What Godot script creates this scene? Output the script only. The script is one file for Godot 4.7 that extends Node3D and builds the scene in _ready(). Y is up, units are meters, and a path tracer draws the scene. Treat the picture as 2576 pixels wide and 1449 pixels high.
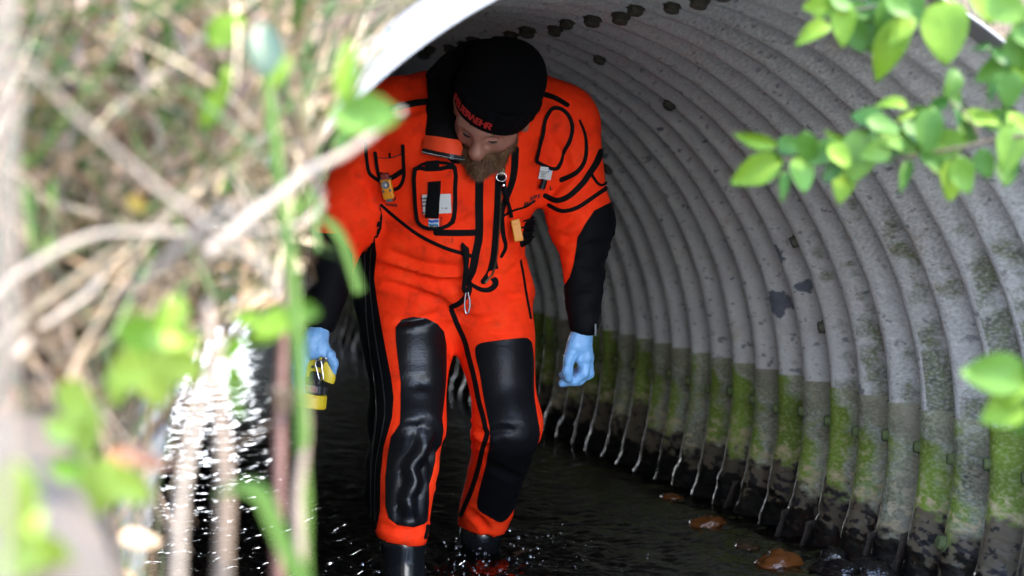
extends Node3D
# A diver in an orange dry suit wades out of a corrugated culvert; blurred bank plants in front.
# Metres, y up, the water lies at y = 0. "Sheet" coordinates are the 2576 x 1449 drawing the shapes were measured on; at() turns them and a depth into a point.

const LENS := 5800.0
const TILT := 0.0588119
const EYE := Vector3(0, 1.123, 0)
const AXIS := Vector3(-0.2594708, 0, -0.9657509)   # along the culvert, inwards
const SIDE := Vector3(0.9657509, 0, -0.2594708)    # across it, to the right
const MID := Vector2(1.476, 0.383)                  # culvert centre: across, up
const BORE := 1.1435
const RIB := 0.0275
const PITCH := 0.2
const MOUTH := 3.72
const FAR_END := 17.6
const STAND := 6.1                                  # depth at which the diver stands

var rng := RandomNumberGenerator.new()
var taken := {}
var bolt_mesh: ArrayMesh
var leaf_meshes: Array[ArrayMesh] = []
var mats := {}


func _ready() -> void:
	rng.seed = 7
	# ---- camera, sky, sun, exposure
	var cam := Camera3D.new()
	cam.name = "camera"
	cam.position = EYE
	cam.rotation.x = -TILT
	cam.far = 500.0
	cam.near = 0.05
	var att := CameraAttributesPhysical.new()
	att.frustum_focal_length = 96.07
	att.frustum_focus_distance = 6.05
	att.frustum_far = 500.0
	att.frustum_near = 0.05
	att.exposure_aperture = 3.3
	add_child(cam)
	cam.attributes = att
	cam.fov = 14.24
	var env := Environment.new()
	env.background_mode = Environment.BG_SKY
	var sky_mat := ProceduralSkyMaterial.new()
	sky_mat.sky_top_color = Color(0.42, 0.54, 0.72)
	sky_mat.sky_horizon_color = Color(0.90, 0.90, 0.89)
	sky_mat.sky_curve = 0.18
	sky_mat.ground_horizon_color = Color(0.5, 0.5, 0.45)
	sky_mat.ground_bottom_color = Color(0.3, 0.3, 0.25)
	sky_mat.sky_energy_multiplier = 1.75
	var sky := Sky.new()
	sky.sky_material = sky_mat
	env.sky = sky
	env.tonemap_mode = Environment.TONE_MAPPER_LINEAR
	env.tonemap_exposure = 6.0
	env.sdfgi_enabled = true
	env.ssao_enabled = true
	env.ssil_enabled = true
	var world := WorldEnvironment.new()
	world.name = "world_environment"
	world.environment = env
	add_child(world)
	var sun := DirectionalLight3D.new()
	sun.name = "sun"
	sun.light_energy = 1.15
	sun.light_color = Color(1.0, 0.95, 0.86)
	sun.light_angular_distance = 0.5
	sun.shadow_enabled = true
	add_child(sun)
	sun.look_at_from_position(Vector3(0.58, 0.92, 0.04), Vector3.ZERO)
	# ---- the place
	make_materials()
	build_terrain()
	build_water()
	build_pipe()
	# ---- things
	build_person()
	build_torch()
	build_small_gear()
	build_stones()
	build_right_branches()
	build_left_plants()
	build_bank_cover()
	build_splash()


# ------------------------------------------------------------------ helpers
func at(x: float, y: float, z: float) -> Vector3:
	var dx := (x - 1288.0) / LENS
	var dy := -(y - 724.5) / LENS
	var c := cos(TILT)
	var s := sin(TILT)
	var v := Vector3(dx, dy * c - s, -dy * s - c)
	return EYE + v * (z / -v.z)


func sheet(p: Vector3) -> Vector2:
	var q := p - EYE
	var c := cos(TILT)
	var s := sin(TILT)
	var y := q.y * c - q.z * s
	var z := -(q.y * s + q.z * c)
	return Vector2(1288.0 + LENS * q.x / z, 724.5 - LENS * y / z)


func J(x: float, y: float, dz: float) -> Vector3:
	return at(x, y, STAND - dz)


func tube_at(u: float, v: float, s: float) -> Vector3:
	return AXIS * s + SIDE * u + Vector3(0, v, 0)


func numbered(called: String) -> String:
	var n: int = taken.get(called, 0)
	taken[called] = n + 1
	return called if n == 0 else "%s_%03d" % [called, n]


func tag(o: Node3D, label: String, category: String, group := "", kind := "") -> Node3D:
	if label:
		o.set_meta("label", label)
	if category:
		o.set_meta("category", category)
	if group:
		o.set_meta("group", group)
	if kind:
		o.set_meta("kind", kind)
	return o


func thing(called: String, label: String, category: String, where := Vector3.ZERO, group := "") -> Node3D:
	var o := Node3D.new()
	o.name = numbered(called)
	add_child(o)
	o.position = where
	tag(o, label, category, group)
	return o


func put(called: String, mesh: Mesh, mat: Material, parent: Node3D = null, xf := Transform3D()) -> MeshInstance3D:
	var o := MeshInstance3D.new()
	o.mesh = mesh
	o.material_override = mat
	o.transform = xf
	if parent:
		o.name = called
		parent.add_child(o, true)
		var n := String(o.name).trim_prefix(called)
		if n.is_valid_int():
			o.name = "%s_%03d" % [called, int(n) - 1]
	else:
		o.name = numbered(called)
		add_child(o)
	return o


# vertices given in world space, stored relative to the parent
func world_mesh(v: PackedVector3Array, n: PackedVector3Array, t: PackedInt32Array, origin := Vector3.ZERO, uv := PackedVector2Array(), col := PackedColorArray()) -> ArrayMesh:
	var w := PackedVector3Array()
	w.resize(v.size())
	for i in v.size():
		w[i] = v[i] - origin
	var tt := t.duplicate()
	for i in range(0, t.size(), 3):
		var a := t[i]
		var b := t[i + 1]
		var c := t[i + 2]
		if (v[b] - v[a]).cross(v[c] - v[a]).dot(n[a] + n[b] + n[c]) > 0.0:
			tt[i + 1] = c
			tt[i + 2] = b
	var arr := []
	arr.resize(Mesh.ARRAY_MAX)
	arr[Mesh.ARRAY_VERTEX] = w
	arr[Mesh.ARRAY_NORMAL] = n
	arr[Mesh.ARRAY_INDEX] = tt
	if uv.size():
		arr[Mesh.ARRAY_TEX_UV] = uv
	if col.size():
		arr[Mesh.ARRAY_COLOR] = col
	var m := ArrayMesh.new()
	m.add_surface_from_arrays(Mesh.PRIMITIVE_TRIANGLES, arr)
	return m


# a grid of points (rows x columns) as a smooth sheet; facing() decides the side by a reference direction
func grid_mesh(pts: PackedVector3Array, cols: int, towards: Vector3, origin := Vector3.ZERO, uv := PackedVector2Array(), col := PackedColorArray(), skip := PackedByteArray()) -> ArrayMesh:
	var rows := int(pts.size() / float(cols))
	var n := PackedVector3Array()
	n.resize(pts.size())
	for r in rows:
		for c in cols:
			var i := r * cols + c
			var dx := pts[r * cols + mini(c + 1, cols - 1)] - pts[r * cols + maxi(c - 1, 0)]
			var dy := pts[mini(r + 1, rows - 1) * cols + c] - pts[maxi(r - 1, 0) * cols + c]
			var k := dx.cross(dy).normalized()
			n[i] = k
	var flip := 1.0
	var total := Vector3.ZERO
	for k in n:
		total += k
	if total.dot(towards) < 0.0:
		flip = -1.0
	for i in n.size():
		n[i] *= flip
	var t := PackedInt32Array()
	for r in rows - 1:
		for c in cols - 1:
			var i := r * cols + c
			if skip.size() and (skip[i] or skip[i + 1] or skip[i + cols] or skip[i + cols + 1]):
				continue
			t.append_array([i, i + 1, i + cols, i + 1, i + cols + 1, i + cols])
	return world_mesh(pts, n, t, origin, uv, col)


# a tube along points with a radius for each
func tube_mesh(pts: PackedVector3Array, radii: PackedFloat32Array, sides := 8, origin := Vector3.ZERO, flat := 1.0, closed := false) -> ArrayMesh:
	var v := PackedVector3Array()
	var n := PackedVector3Array()
	var uv := PackedVector2Array()
	var t := PackedInt32Array()
	var count := pts.size()
	var side := Vector3.ZERO
	var run := 0.0
	for i in count:
		var before := pts[(i - 1 + count) % count] if closed else pts[maxi(i - 1, 0)]
		var after := pts[(i + 1) % count] if closed else pts[mini(i + 1, count - 1)]
		var d := (after - before).normalized()
		if side == Vector3.ZERO:
			side = d.cross(Vector3.UP if absf(d.y) < 0.9 else Vector3.RIGHT).normalized()
		side = (side - d * side.dot(d)).normalized()
		var up := d.cross(side)
		if i:
			run += pts[i].distance_to(pts[i - 1])
		for k in sides + 1:
			var a := TAU * k / sides
			var o := side * cos(a) + up * sin(a) * flat
			v.append(pts[i] + o * radii[i])
			n.append((side * cos(a) * flat + up * sin(a)).normalized())
			uv.append(Vector2(float(k) / sides, run))
	var rings := count if closed else count - 1
	for i in rings:
		for k in sides:
			var a := i * (sides + 1) + k
			var b := ((i + 1) % count) * (sides + 1) + k
			t.append_array([a, a + 1, b, a + 1, b + 1, b])
	if not closed:
		for e in [0, count - 1]:
			var d: Vector3 = (pts[0] - pts[1]).normalized() if e == 0 else (pts[count - 1] - pts[count - 2]).normalized()
			var m := v.size()
			v.append(pts[e])
			n.append(d)
			uv.append(Vector2(0.5, 0))
			for k in sides:
				v.append(v[e * (sides + 1) + k])
				n.append(d)
				uv.append(Vector2(0.5, 0))
			for k in sides:
				t.append_array([m, m + 1 + k, m + 1 + (k + 1) % sides])
	return world_mesh(v, n, t, origin, uv)


# a smooth line through the points
func spline(ctrl: PackedVector3Array, per := 6) -> PackedVector3Array:
	var out := PackedVector3Array()
	for i in ctrl.size() - 1:
		var p0 := ctrl[maxi(i - 1, 0)]
		var p3 := ctrl[mini(i + 2, ctrl.size() - 1)]
		for k in per:
			out.append(ctrl[i].cubic_interpolate(ctrl[i + 1], p0, p3, float(k) / per))
	out.append(ctrl[ctrl.size() - 1])
	return out


func ramp(n: int, a: float, b: float) -> PackedFloat32Array:
	var out := PackedFloat32Array()
	for i in n:
		out.append(lerpf(a, b, float(i) / maxf(1.0, n - 1.0)))
	return out


# a box with rounded edges, in its own axes
func soft_box(size: Vector3, bevel: float) -> ArrayMesh:
	var v := PackedVector3Array()
	var n := PackedVector3Array()
	var t := PackedInt32Array()
	var h := size * 0.5
	var b := minf(bevel, minf(h.x, minf(h.y, h.z)) * 0.95)
	var steps := [-1.0, -0.7, 0.7, 1.0]
	for axis in 3:
		for sgn in [-1.0, 1.0]:
			var first := v.size()
			for i in 4:
				for k in 4:
					var q := Vector3.ZERO
					q[axis] = sgn
					q[(axis + 1) % 3] = signf(steps[i]) if absf(steps[i]) == 1.0 else 0.5 * signf(steps[i])
					q[(axis + 2) % 3] = signf(steps[k]) if absf(steps[k]) == 1.0 else 0.5 * signf(steps[k])
					var core := Vector3(signf(q.x) * (h.x - b), signf(q.y) * (h.y - b), signf(q.z) * (h.z - b))
					var d := Vector3.ZERO
					d[axis] = sgn
					if absf(steps[i]) == 1.0:
						d[(axis + 1) % 3] = signf(steps[i])
					if absf(steps[k]) == 1.0:
						d[(axis + 2) % 3] = signf(steps[k])
					d = d.normalized()
					v.append(core + d * b)
					n.append(d)
			for i in 3:
				for k in 3:
					var a := first + i * 4 + k
					t.append_array([a, a + 1, a + 4, a + 1, a + 5, a + 4])
	return world_mesh(v, n, t)


# revolve a profile (radius, height) round y
func lathe(profile: PackedVector2Array, sides := 24) -> ArrayMesh:
	var v := PackedVector3Array()
	var n := PackedVector3Array()
	var t := PackedInt32Array()
	for i in profile.size() - 1:
		var p := profile[i]
		var q := profile[i + 1]
		var d := (q - p).normalized()
		var first := v.size()
		for k in sides + 1:
			var a := TAU * k / sides
			var o := Vector3(cos(a), 0, sin(a))
			for e in [p, q]:
				v.append(o * e.x + Vector3(0, e.y, 0))
				n.append((o * d.y - Vector3(0, d.x, 0)).normalized())
		for k in sides:
			var a := first + k * 2
			t.append_array([a, a + 1, a + 2, a + 1, a + 3, a + 2])
	return world_mesh(v, n, t)


func frame_to(origin: Vector3, front: Vector3, up := Vector3.UP) -> Transform3D:
	var z := front.normalized()
	var x := up.cross(z).normalized()
	return Transform3D(Basis(x, z.cross(x), z), origin)


func noise(freq: float, kind := FastNoiseLite.TYPE_SIMPLEX_SMOOTH, octaves := 3, seeded := 1) -> FastNoiseLite:
	var f := FastNoiseLite.new()
	f.noise_type = kind
	f.frequency = freq
	f.fractal_octaves = octaves
	f.seed = seeded
	return f


func noise_bytes(freq: float, w: int, h: int, octaves: int, seeded: int, kind := FastNoiseLite.TYPE_SIMPLEX_SMOOTH) -> PackedByteArray:
	var im := noise(freq, kind, octaves, seeded).get_image(w, h, false, false, true)
	im.convert(Image.FORMAT_L8)
	return im.get_data()


func noise_map(freq: float, size: int, octaves: int, seeded: int, strength: float, kind := FastNoiseLite.TYPE_SIMPLEX_SMOOTH) -> NoiseTexture2D:
	var t := NoiseTexture2D.new()
	t.width = size
	t.height = size
	t.seamless = true
	t.as_normal_map = true
	t.bump_strength = strength
	t.noise = noise(freq, kind, octaves, seeded)
	return t


func tint_map(freq: float, size: int, octaves: int, seeded: int, stops: Array, kind := FastNoiseLite.TYPE_SIMPLEX_SMOOTH) -> NoiseTexture2D:
	var t := NoiseTexture2D.new()
	t.width = size
	t.height = size
	t.seamless = true
	t.noise = noise(freq, kind, octaves, seeded)
	var g := Gradient.new()
	var off := PackedFloat32Array()
	var cols := PackedColorArray()
	for s in stops:
		off.append(s[0])
		cols.append((s[1] as Color).linear_to_srgb())
	g.offsets = off
	g.colors = cols
	t.color_ramp = g
	return t


func mat(lin: Color, rough := 0.7, metal := 0.0, bump: Texture2D = null, bump_scale := 0.5, tile := 4.0) -> StandardMaterial3D:
	var m := StandardMaterial3D.new()
	m.albedo_color = lin.linear_to_srgb()
	m.roughness = rough
	m.metallic = metal
	m.cull_mode = BaseMaterial3D.CULL_DISABLED
	if bump:
		m.normal_enabled = true
		m.normal_texture = bump
		m.normal_scale = bump_scale
		m.uv1_triplanar = true
		m.uv1_scale = Vector3.ONE * tile
	return m


func make_materials() -> void:
	var cloth := noise_map(0.08, 256, 3, 3, 3.0)
	var weave := noise_map(0.25, 256, 2, 5, 4.0, FastNoiseLite.TYPE_CELLULAR)
	var dots := noise_map(0.16, 256, 1, 6, 5.0, FastNoiseLite.TYPE_CELLULAR)
	var orange := mat(Color(1, 1, 1), 0.72, 0.0, cloth, 0.35, 5.0)
	orange.albedo_texture = tint_map(0.012, 512, 5, 21, [[0.0, Color(0.42, 0.026, 0.008)], [0.26, Color(0.84, 0.034, 0.006)], [0.40, Color(0.95, 0.038, 0.006)], [0.62, Color(1.0, 0.044, 0.007)], [0.80, Color(1.0, 0.056, 0.010)], [1.0, Color(0.74, 0.046, 0.012)]])
	orange.uv1_scale = Vector3.ONE * 1.7
	orange.metallic_specular = 0.22
	mats.orange = orange
	mats.orange_pale = mat(Color(1.0, 0.075, 0.016), 0.6, 0.0, cloth, 0.25, 5.0)
	mats.black = mat(Color(0.003, 0.0033, 0.0043), 0.7, 0.0, weave, 0.3, 9.0)
	mats.black.metallic_specular = 0.22
	mats.tape = mat(Color(0.0035, 0.0035, 0.0042), 0.75, 0.0, cloth, 0.4, 9.0)
	mats.tape.metallic_specular = 0.25
	var pad := mat(Color(0.0045, 0.0048, 0.006), 0.40, 0.0, dots, 0.08, 4.0)
	pad.metallic_specular = 0.28
	mats.pad = pad
	mats.pad_wet = mat(Color(0.004, 0.0043, 0.0055), 0.33, 0.0, dots, 0.06, 4.0)
	mats.pad_wet.metallic_specular = 0.4
	mats.rubber = mat(Color(0.006, 0.007, 0.008), 0.13)
	mats.hood = mat(Color(0.005, 0.005, 0.006), 0.7, 0.0, cloth, 0.3, 6.0)
	mats.hood.metallic_specular = 0.25
	mats.knit = mat(Color(0.0018, 0.002, 0.003), 0.95, 0.0, weave, 0.9, 11.0)
	mats.knit.metallic_specular = 0.25
	var skin := mat(Color(0.36, 0.165, 0.12), 0.5, 0.0, noise_map(0.1, 256, 4, 9, 2.0), 0.3, 9.0)
	skin.subsurf_scatter_enabled = true
	skin.subsurf_scatter_strength = 0.08
	mats.skin = skin
	mats.glove = mat(Color(0.165, 0.36, 0.62), 0.42, 0.0, noise_map(0.05, 256, 4, 13, 4.0), 0.5, 8.0)
	mats.seam = mat(Color(0.03, 0.03, 0.034), 0.35)
	mats.steel = mat(Color(0.62, 0.62, 0.64), 0.18, 1.0)
	mats.brass = mat(Color(0.12, 0.10, 0.055), 0.4, 0.7)
	mats.yellow = mat(Color(0.62, 0.46, 0.02), 0.45, 0.0, cloth, 0.3, 9.0)
	mats.amber = mat(Color(0.75, 0.27, 0.01), 0.35)
	mats.white = mat(Color(0.62, 0.63, 0.62), 0.5)
	mats.grey = mat(Color(0.10, 0.11, 0.12), 0.5)
	mats.red = mat(Color(0.50, 0.015, 0.014), 0.8)
	mats.ink = mat(Color(0.015, 0.013, 0.013), 0.8)
	mats.hair = mat(Color(0.20, 0.105, 0.045), 0.55)
	mats.blue = mat(Color(0.03, 0.12, 0.5), 0.6)
	mats.sky_blue = mat(Color(0.05, 0.33, 0.62), 0.6)
	mats.glass = mat(Color(0.75, 0.78, 0.75), 0.15)


# ------------------------------------------------------------------ the ground: stream bed, both banks and the embankment over the culvert, one sheet
# the mouth is cut a little askew
func mouth_at(u: float) -> float:
	return MOUTH + 0.28 * (clampf(u, -0.4, 3.0) - 0.65)


func ground_height(u: float, s: float, bumps: FastNoiseLite) -> float:
	var k := bumps.get_noise_2d(u * 100.0, s * 100.0)
	var lip := 0.62 + 0.09 * clampf(s, 0.0, 4.0)
	var left := lip + clampf((0.1 - u) * 0.30, 0.0, 1.2)
	var right := 0.55 + clampf((u - 3.0) * 0.2, 0.0, 1.4)
	var bed := -0.28
	var h := bed
	h = lerpf(h, left, smoothstep(0.42, 0.16, u + 0.05 * k))
	h = lerpf(h, right, smoothstep(2.72, 3.2, u + 0.05 * k))
	# the embankment
	var front := (s - mouth_at(u) + 0.02) * 12.0 - 0.25
	var back := (FAR_END + 0.1 - s) * 8.0 - 0.25
	h = maxf(h, minf(minf(front, back), 2.35 + 0.2 * k))
	return h + k * 0.05


func build_terrain() -> void:
	var bumps := noise(0.016, FastNoiseLite.TYPE_SIMPLEX_SMOOTH, 4, 4)
	var us := PackedFloat32Array()
	var ss := PackedFloat32Array()
	for x in [-120.0, -60.0, -30.0, -15.0, -8.0, -5.0, -3.5, -2.5]:
		us.append(x)
	var x := -2.0
	while x < 3.3:
		us.append(x)
		x += 0.035
	for y in [3.6, 4.2, 5.0, 7.0, 10.0, 20.0, 40.0, 80.0, 140.0]:
		us.append(y)
	for y in [-60.0, -30.0, -15.0, -8.0, -4.0, -2.0, -1.0, -0.4]:
		ss.append(y)
	var y := 0.0
	while y < 3.36:
		ss.append(y)
		y += 0.06
	while y < 4.55:
		ss.append(y)
		y += 0.004
	while y < 4.9:
		ss.append(y)
		y += 0.1
	for z in [5.2, 6.0, 8.0, 11.0, 14.0]:
		ss.append(z)
	y = FAR_END - 0.7
	while y < FAR_END + 0.35:
		ss.append(y)
		y += 0.04
	for z in [FAR_END + 0.8, FAR_END + 3.0, 25.0, 30.0, 40.0, 70.0, 140.0, 250.0]:
		ss.append(z)
	var pts := PackedVector3Array()
	var col := PackedColorArray()
	var hide := PackedByteArray()
	var spots := noise(0.06, FastNoiseLite.TYPE_SIMPLEX_SMOOTH, 4, 8)
	for b in ss:
		for a in us:
			var h := ground_height(a, b, bumps)
			pts.append(tube_at(a, h, b))
			var inside := Vector2(a, h).distance_to(MID) < BORE - 0.005 and ((b > mouth_at(a) - 0.1 and b < 4.9) or (b > FAR_END - 1.2 and b < FAR_END + 0.4))
			hide.append(1 if inside else 0)
			var k := 0.5 + 0.5 * spots.get_noise_2d(a * 60.0, b * 60.0)
			var soil := Color(0.028, 0.020, 0.013).lerp(Color(0.080, 0.060, 0.040), k)
			if b < -0.5 or b > 5.0 or a < -2.0 or a > 2.9:
				soil = Color(0.20, 0.16, 0.09).lerp(Color(0.36, 0.30, 0.20), k)
			if h < -0.05:
				soil = Color(0.03, 0.022, 0.014).lerp(Color(0.09, 0.05, 0.02), k * k)
			col.append(soil)
	var m := mat(Color(1, 1, 1), 0.95, 0.0, noise_map(0.03, 512, 5, 31, 8.0), 0.8, 1.5)
	m.vertex_color_use_as_albedo = true
	var o := put("ground", grid_mesh(pts, us.size(), Vector3.UP, Vector3.ZERO, PackedVector2Array(), col, hide), m)
	tag(o, "earth banks and embankment round the culvert mouth", "ground", "", "structure")


# ------------------------------------------------------------------ the stream
func wave(u: float, s: float, n1: FastNoiseLite, n2: FastNoiseLite, n3: FastNoiseLite) -> float:
	# quicker, rougher water on the left and near the mouth
	var left := smoothstep(1.9, 0.9, u)
	var near := smoothstep(8.2, 6.2, s)
	var k := 0.003 + 0.0048 * left + 0.0030 * near
	var h := n1.get_noise_2d(u * 100.0, s * 70.0) * k * 1.6
	h += n2.get_noise_2d(u * 55.0, s * 150.0) * k * 1.15
	h += n3.get_noise_2d(u * 100.0, s * 100.0) * (0.0003 + 0.0005 * near + 0.0006 * left)
	# the swirl thrown up round the two legs
	for c in legs_at:
		var d := Vector2(u, s).distance_to(c)
		var ring := exp(-pow((d - 0.16) / 0.16, 2.0))
		h += ring * (0.007 * n2.get_noise_2d(u * 190.0, s * 190.0) + 0.012 * n1.get_noise_2d(u * 170.0 + 50.0, s * 170.0) + 0.003)
	return h


var legs_at: Array[Vector2] = []


func build_water() -> void:
	for p in [J(1013, 1440, 0.12), J(1215, 1400, -0.3)]:
		legs_at.append(Vector2((p as Vector3).dot(SIDE), (p as Vector3).dot(AXIS)))
	var n1 := noise(0.07, FastNoiseLite.TYPE_SIMPLEX_SMOOTH, 3, 41)
	var n2 := noise(0.16, FastNoiseLite.TYPE_SIMPLEX_SMOOTH, 3, 42)
	var n3 := noise(0.6, FastNoiseLite.TYPE_SIMPLEX_SMOOTH, 2, 43)
	var ss := PackedFloat32Array()
	for b in [-60.0, -20.0, -6.0, 0.0, 2.0, 3.0, 4.0]:
		ss.append(b)
	var y := 4.5
	while y < FAR_END + 1.0:
		ss.append(y)
		y += 0.011 + maxf(0.0, y - 6.4) * 0.006
	for b in [FAR_END + 1.6, 24.0, 30.0, 60.0, 120.0]:
		ss.append(b)
	var us := PackedFloat32Array()
	for a in [-0.6, -0.1, 0.2]:
		us.append(a)
	var x := 0.4
	while x < 2.6:
		us.append(x)
		x += 0.013
	for a in [2.8, 3.2, 3.8]:
		us.append(a)
	var pts := PackedVector3Array()
	for b in ss:
		for a in us:
			pts.append(tube_at(a, wave(a, b, n1, n2, n3), b))
	var m := mat(Color(0.0035, 0.0026, 0.0018), 0.025, 0.0)
	m.metallic_specular = 0.5
	var nt := noise_map(0.05, 512, 4, 51, 6.0)
	m.normal_enabled = true
	m.normal_texture = nt
	m.normal_scale = 0.2
	m.uv1_triplanar = true
	m.uv1_world_triplanar = true
	m.uv1_scale = Vector3(2.2, 2.2, 2.2)
	var o := put("water", grid_mesh(pts, us.size(), Vector3.UP), m)
	tag(o, "dark rippling stream flowing through the culvert", "water", "", "structure")


# ------------------------------------------------------------------ the culvert
func pipe_material() -> StandardMaterial3D:
	var w := 1536
	var h := 1024
	var big := noise_bytes(0.010, w, h, 4, 61)
	var peel := noise_bytes(0.0052, w, h, 5, 62)
	var mid := noise_bytes(0.035, w, h, 4, 63)
	var fine := noise_bytes(0.11, w, h, 3, 64)
	var grain := noise_bytes(0.33, w, h, 2, 65)
	var spot := noise_bytes(0.06, w, h, 3, 66)
	var rgb := PackedByteArray()
	rgb.resize(w * h * 3)
	var rough := PackedByteArray()
	rough.resize(w * h)
	var lut := PackedByteArray()
	for i in 1025:
		lut.append(int(255.0 * Color(i / 1024.0, 0, 0).linear_to_srgb().r + 0.5))
	var jitter := PackedFloat32Array()
	rng.seed = 99
	for i in 64:
		jitter.append(rng.randf())
	for y in h:
		var ang := 100.0 - 170.0 * (y + 0.5) / h
		var v := MID.y + BORE * sin(deg_to_rad(ang))
		var lower := ang < 3.6
		for x in w:
			var i := y * w + x
			var s := 3.8 + 6.2 * (x + 0.5) / w
			var ph := (7.905 - s) / PITCH + 0.25
			var ring := int(floor(ph))
			var psi := ph - ring - 0.25        # 0 on a crest, 0.5 in the valley towards the mouth
			var q := jitter[(ring + 64) % 64]
			var g := clampf((grain[i] - 128) * 0.0072 + 0.5, 0.0, 1.0)
			var f := clampf((fine[i] - 128) * 0.0064 + 0.5, 0.0, 1.0)
			var m := clampf((mid[i] - 128) * 0.0056 + 0.5, 0.0, 1.0)
			var b := clampf((big[i] - 128) * 0.0052 + 0.5, 0.0, 1.0)
			var near := clampf((6.7 - s) / 1.3, 0.0, 1.0)
			var r0 := 0.0
			var g0 := 0.0
			var b0 := 0.0
			var ro := 0.62
			if not lower:
				var tone := 0.60 + 0.09 * (b - 0.5) + 0.05 * (g - 0.5) + 0.05 * (m - 0.5)
				r0 = tone * 1.0
				g0 = tone * 0.99
				b0 = tone * 0.95
				# old weathered zinc near the mouth: salt and pepper
				if near > 0.0:
					var sp := 0.46 + 0.26 * (g - 0.5) + 0.10 * (f - 0.5)
					var a := near * (0.4 + 0.5 * b)
					r0 = lerpf(r0, sp, a)
					g0 = lerpf(g0, sp * 0.985, a)
					b0 = lerpf(b0, sp * 0.94, a)
				# paint come off in large sheets, bluish metal below
				var p := peel[i] / 255.0
				var reach := clampf(1.0 - absf(ang - 38.0) / 24.0, 0.0, 1.0) * clampf(1.0 - absf(s - 7.6) / 1.7, 0.0, 1.0)
				if p + 0.30 * reach > 0.88 + 0.05 * (f - 0.5) and psi < 0.36:
					r0 = 0.125 + 0.05 * f
					g0 = 0.14 + 0.05 * f
					b0 = 0.165 + 0.055 * f
					ro = 0.45
				# small chips
				var chip := spot[i] - 214.0 - 34.0 * (b - 0.5) - 20.0 * (m - 0.5) + 14.0 * clampf((22.0 - ang) / 20.0, 0.0, 1.0)
				if chip > 0.0:
					var c := 0.15 + 0.12 * g
					var a := clampf(chip / 9.0, 0.0, 0.85)
					r0 = lerpf(r0, c, a)
					g0 = lerpf(g0, c * 1.02, a)
					b0 = lerpf(b0, c * 1.06, a)
				if f > 0.90:
					var a := clampf((f - 0.90) * 6.0, 0.0, 0.45) * (0.4 + b)
					r0 *= 1.0 - a
					g0 *= 1.0 - a
					b0 *= 1.0 - a
				# rusty dribbles that run down from the seams
				if m > 0.62 and b > 0.55:
					var a := (m - 0.62) * (b - 0.55) * 3.0
					r0 = lerpf(r0, 0.42, a)
					g0 = lerpf(g0, 0.33, a)
					b0 = lerpf(b0, 0.22, a)
				# moss creeping up the flanks
				var wet := clampf((6.6 - s) / 1.0, 0.0, 1.0) * clampf((38.0 - ang) / 30.0, 0.0, 1.0)
				if wet > 0.0 and psi > 0.08 and psi < 0.46:
					var k := wet * (0.25 + 0.9 * q) + 0.5 * (m - 0.5) + 0.5 * (b - 0.5) + 0.12 * (f - 0.5) - 0.26 - absf(psi - 0.27) * 0.9
					if k > 0.0:
						var a := clampf(k * 2.6, 0.0, 0.8) * clampf(0.6 + 0.7 * (1.0 - g), 0.0, 1.0)
						var mo := 0.25 + 1.1 * f
						r0 = lerpf(r0, 0.085 * mo + 0.02, a)
						g0 = lerpf(g0, 0.105 * mo + 0.02, a)
						b0 = lerpf(b0, 0.030 * mo + 0.012, a)
						ro = 0.9
			else:
				var edge := 0.165 + 0.09 * (q - 0.5) + clampf((5.5 - s) * 0.10, 0.0, 0.2) + 0.06 * (b - 0.5) + 0.03 * (f - 0.5)
				var tone := 0.33 + 0.26 * (b - 0.5) + 0.2 * (q - 0.5) + 0.2 * (g - 0.5) + 0.12 * (m - 0.5)
				r0 = tone * 1.0
				g0 = tone * 0.99
				b0 = tone * 0.84
				# algae
				var k := (0.60 - psi * 1.5) + 0.5 * (m - 0.5) + 0.6 * (b - 0.5) + 0.2 * (f - 0.5) + 1.0 * (q - 0.5) - clampf((v - 0.33) * 4.0, 0.0, 0.5)
				if psi < -0.02:
					k -= 0.1
				if s < 5.5:
					k += (5.5 - s) * 1.3
				if k > 0.0:
					var a := clampf(k * 2.4, 0.0, 1.0)
					var li := 0.5 + 0.55 * b + 0.2 * (g - 0.5)
					a *= clampf(0.80 + 0.45 * (1.0 - g), 0.0, 1.0)
					r0 = lerpf(r0, 0.155 * li + 0.01, a)
					g0 = lerpf(g0, 0.235 * li + 0.01, a)
					b0 = lerpf(b0, 0.026 * li, a)
				else:
					var dull := clampf(-k * 1.6, 0.0, 1.0) * (0.4 + 0.6 * m)
					r0 = lerpf(r0 * 0.75, 0.36, dull * 0.8)
					g0 = lerpf(g0 * 0.8, 0.32, dull * 0.8)
					b0 = lerpf(b0 * 0.6, 0.25, dull * 0.8)
				if f > 0.72 and v < 0.36:
					var c := clampf((0.40 - v) * 3.0, 0.0, 0.8)
					r0 = lerpf(r0, 0.44, c)
					g0 = lerpf(g0, 0.38, c)
					b0 = lerpf(b0, 0.25, c)
				# the lime line, the rusty splash zone and the black wet foot
				var dv := v - edge + 0.03 * (m - 0.5)
				if dv < 0.035 and dv > -0.012:
					var c := clampf(0.2 + 1.4 * (f - 0.35), 0.0, 0.85)
					r0 = lerpf(r0, 0.42, c)
					g0 = lerpf(g0, 0.34, c)
					b0 = lerpf(b0, 0.20, c)
				if dv < 0.0:
					var a := clampf(-dv * 40.0, 0.0, 1.0)
					var br := 0.65 + 0.6 * b
					var rr := 0.085 * br
					var gg := 0.068 * br
					var bb := 0.043 * br
					if f * 0.7 + m * 0.3 > 0.54 + 0.30 * (v / 0.17 - 0.5):
						rr = 0.014
						gg = 0.012
						bb = 0.012
					r0 = lerpf(r0, rr, a)
					g0 = lerpf(g0, gg, a)
					b0 = lerpf(b0, bb, a)
					ro = 0.55
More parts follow.
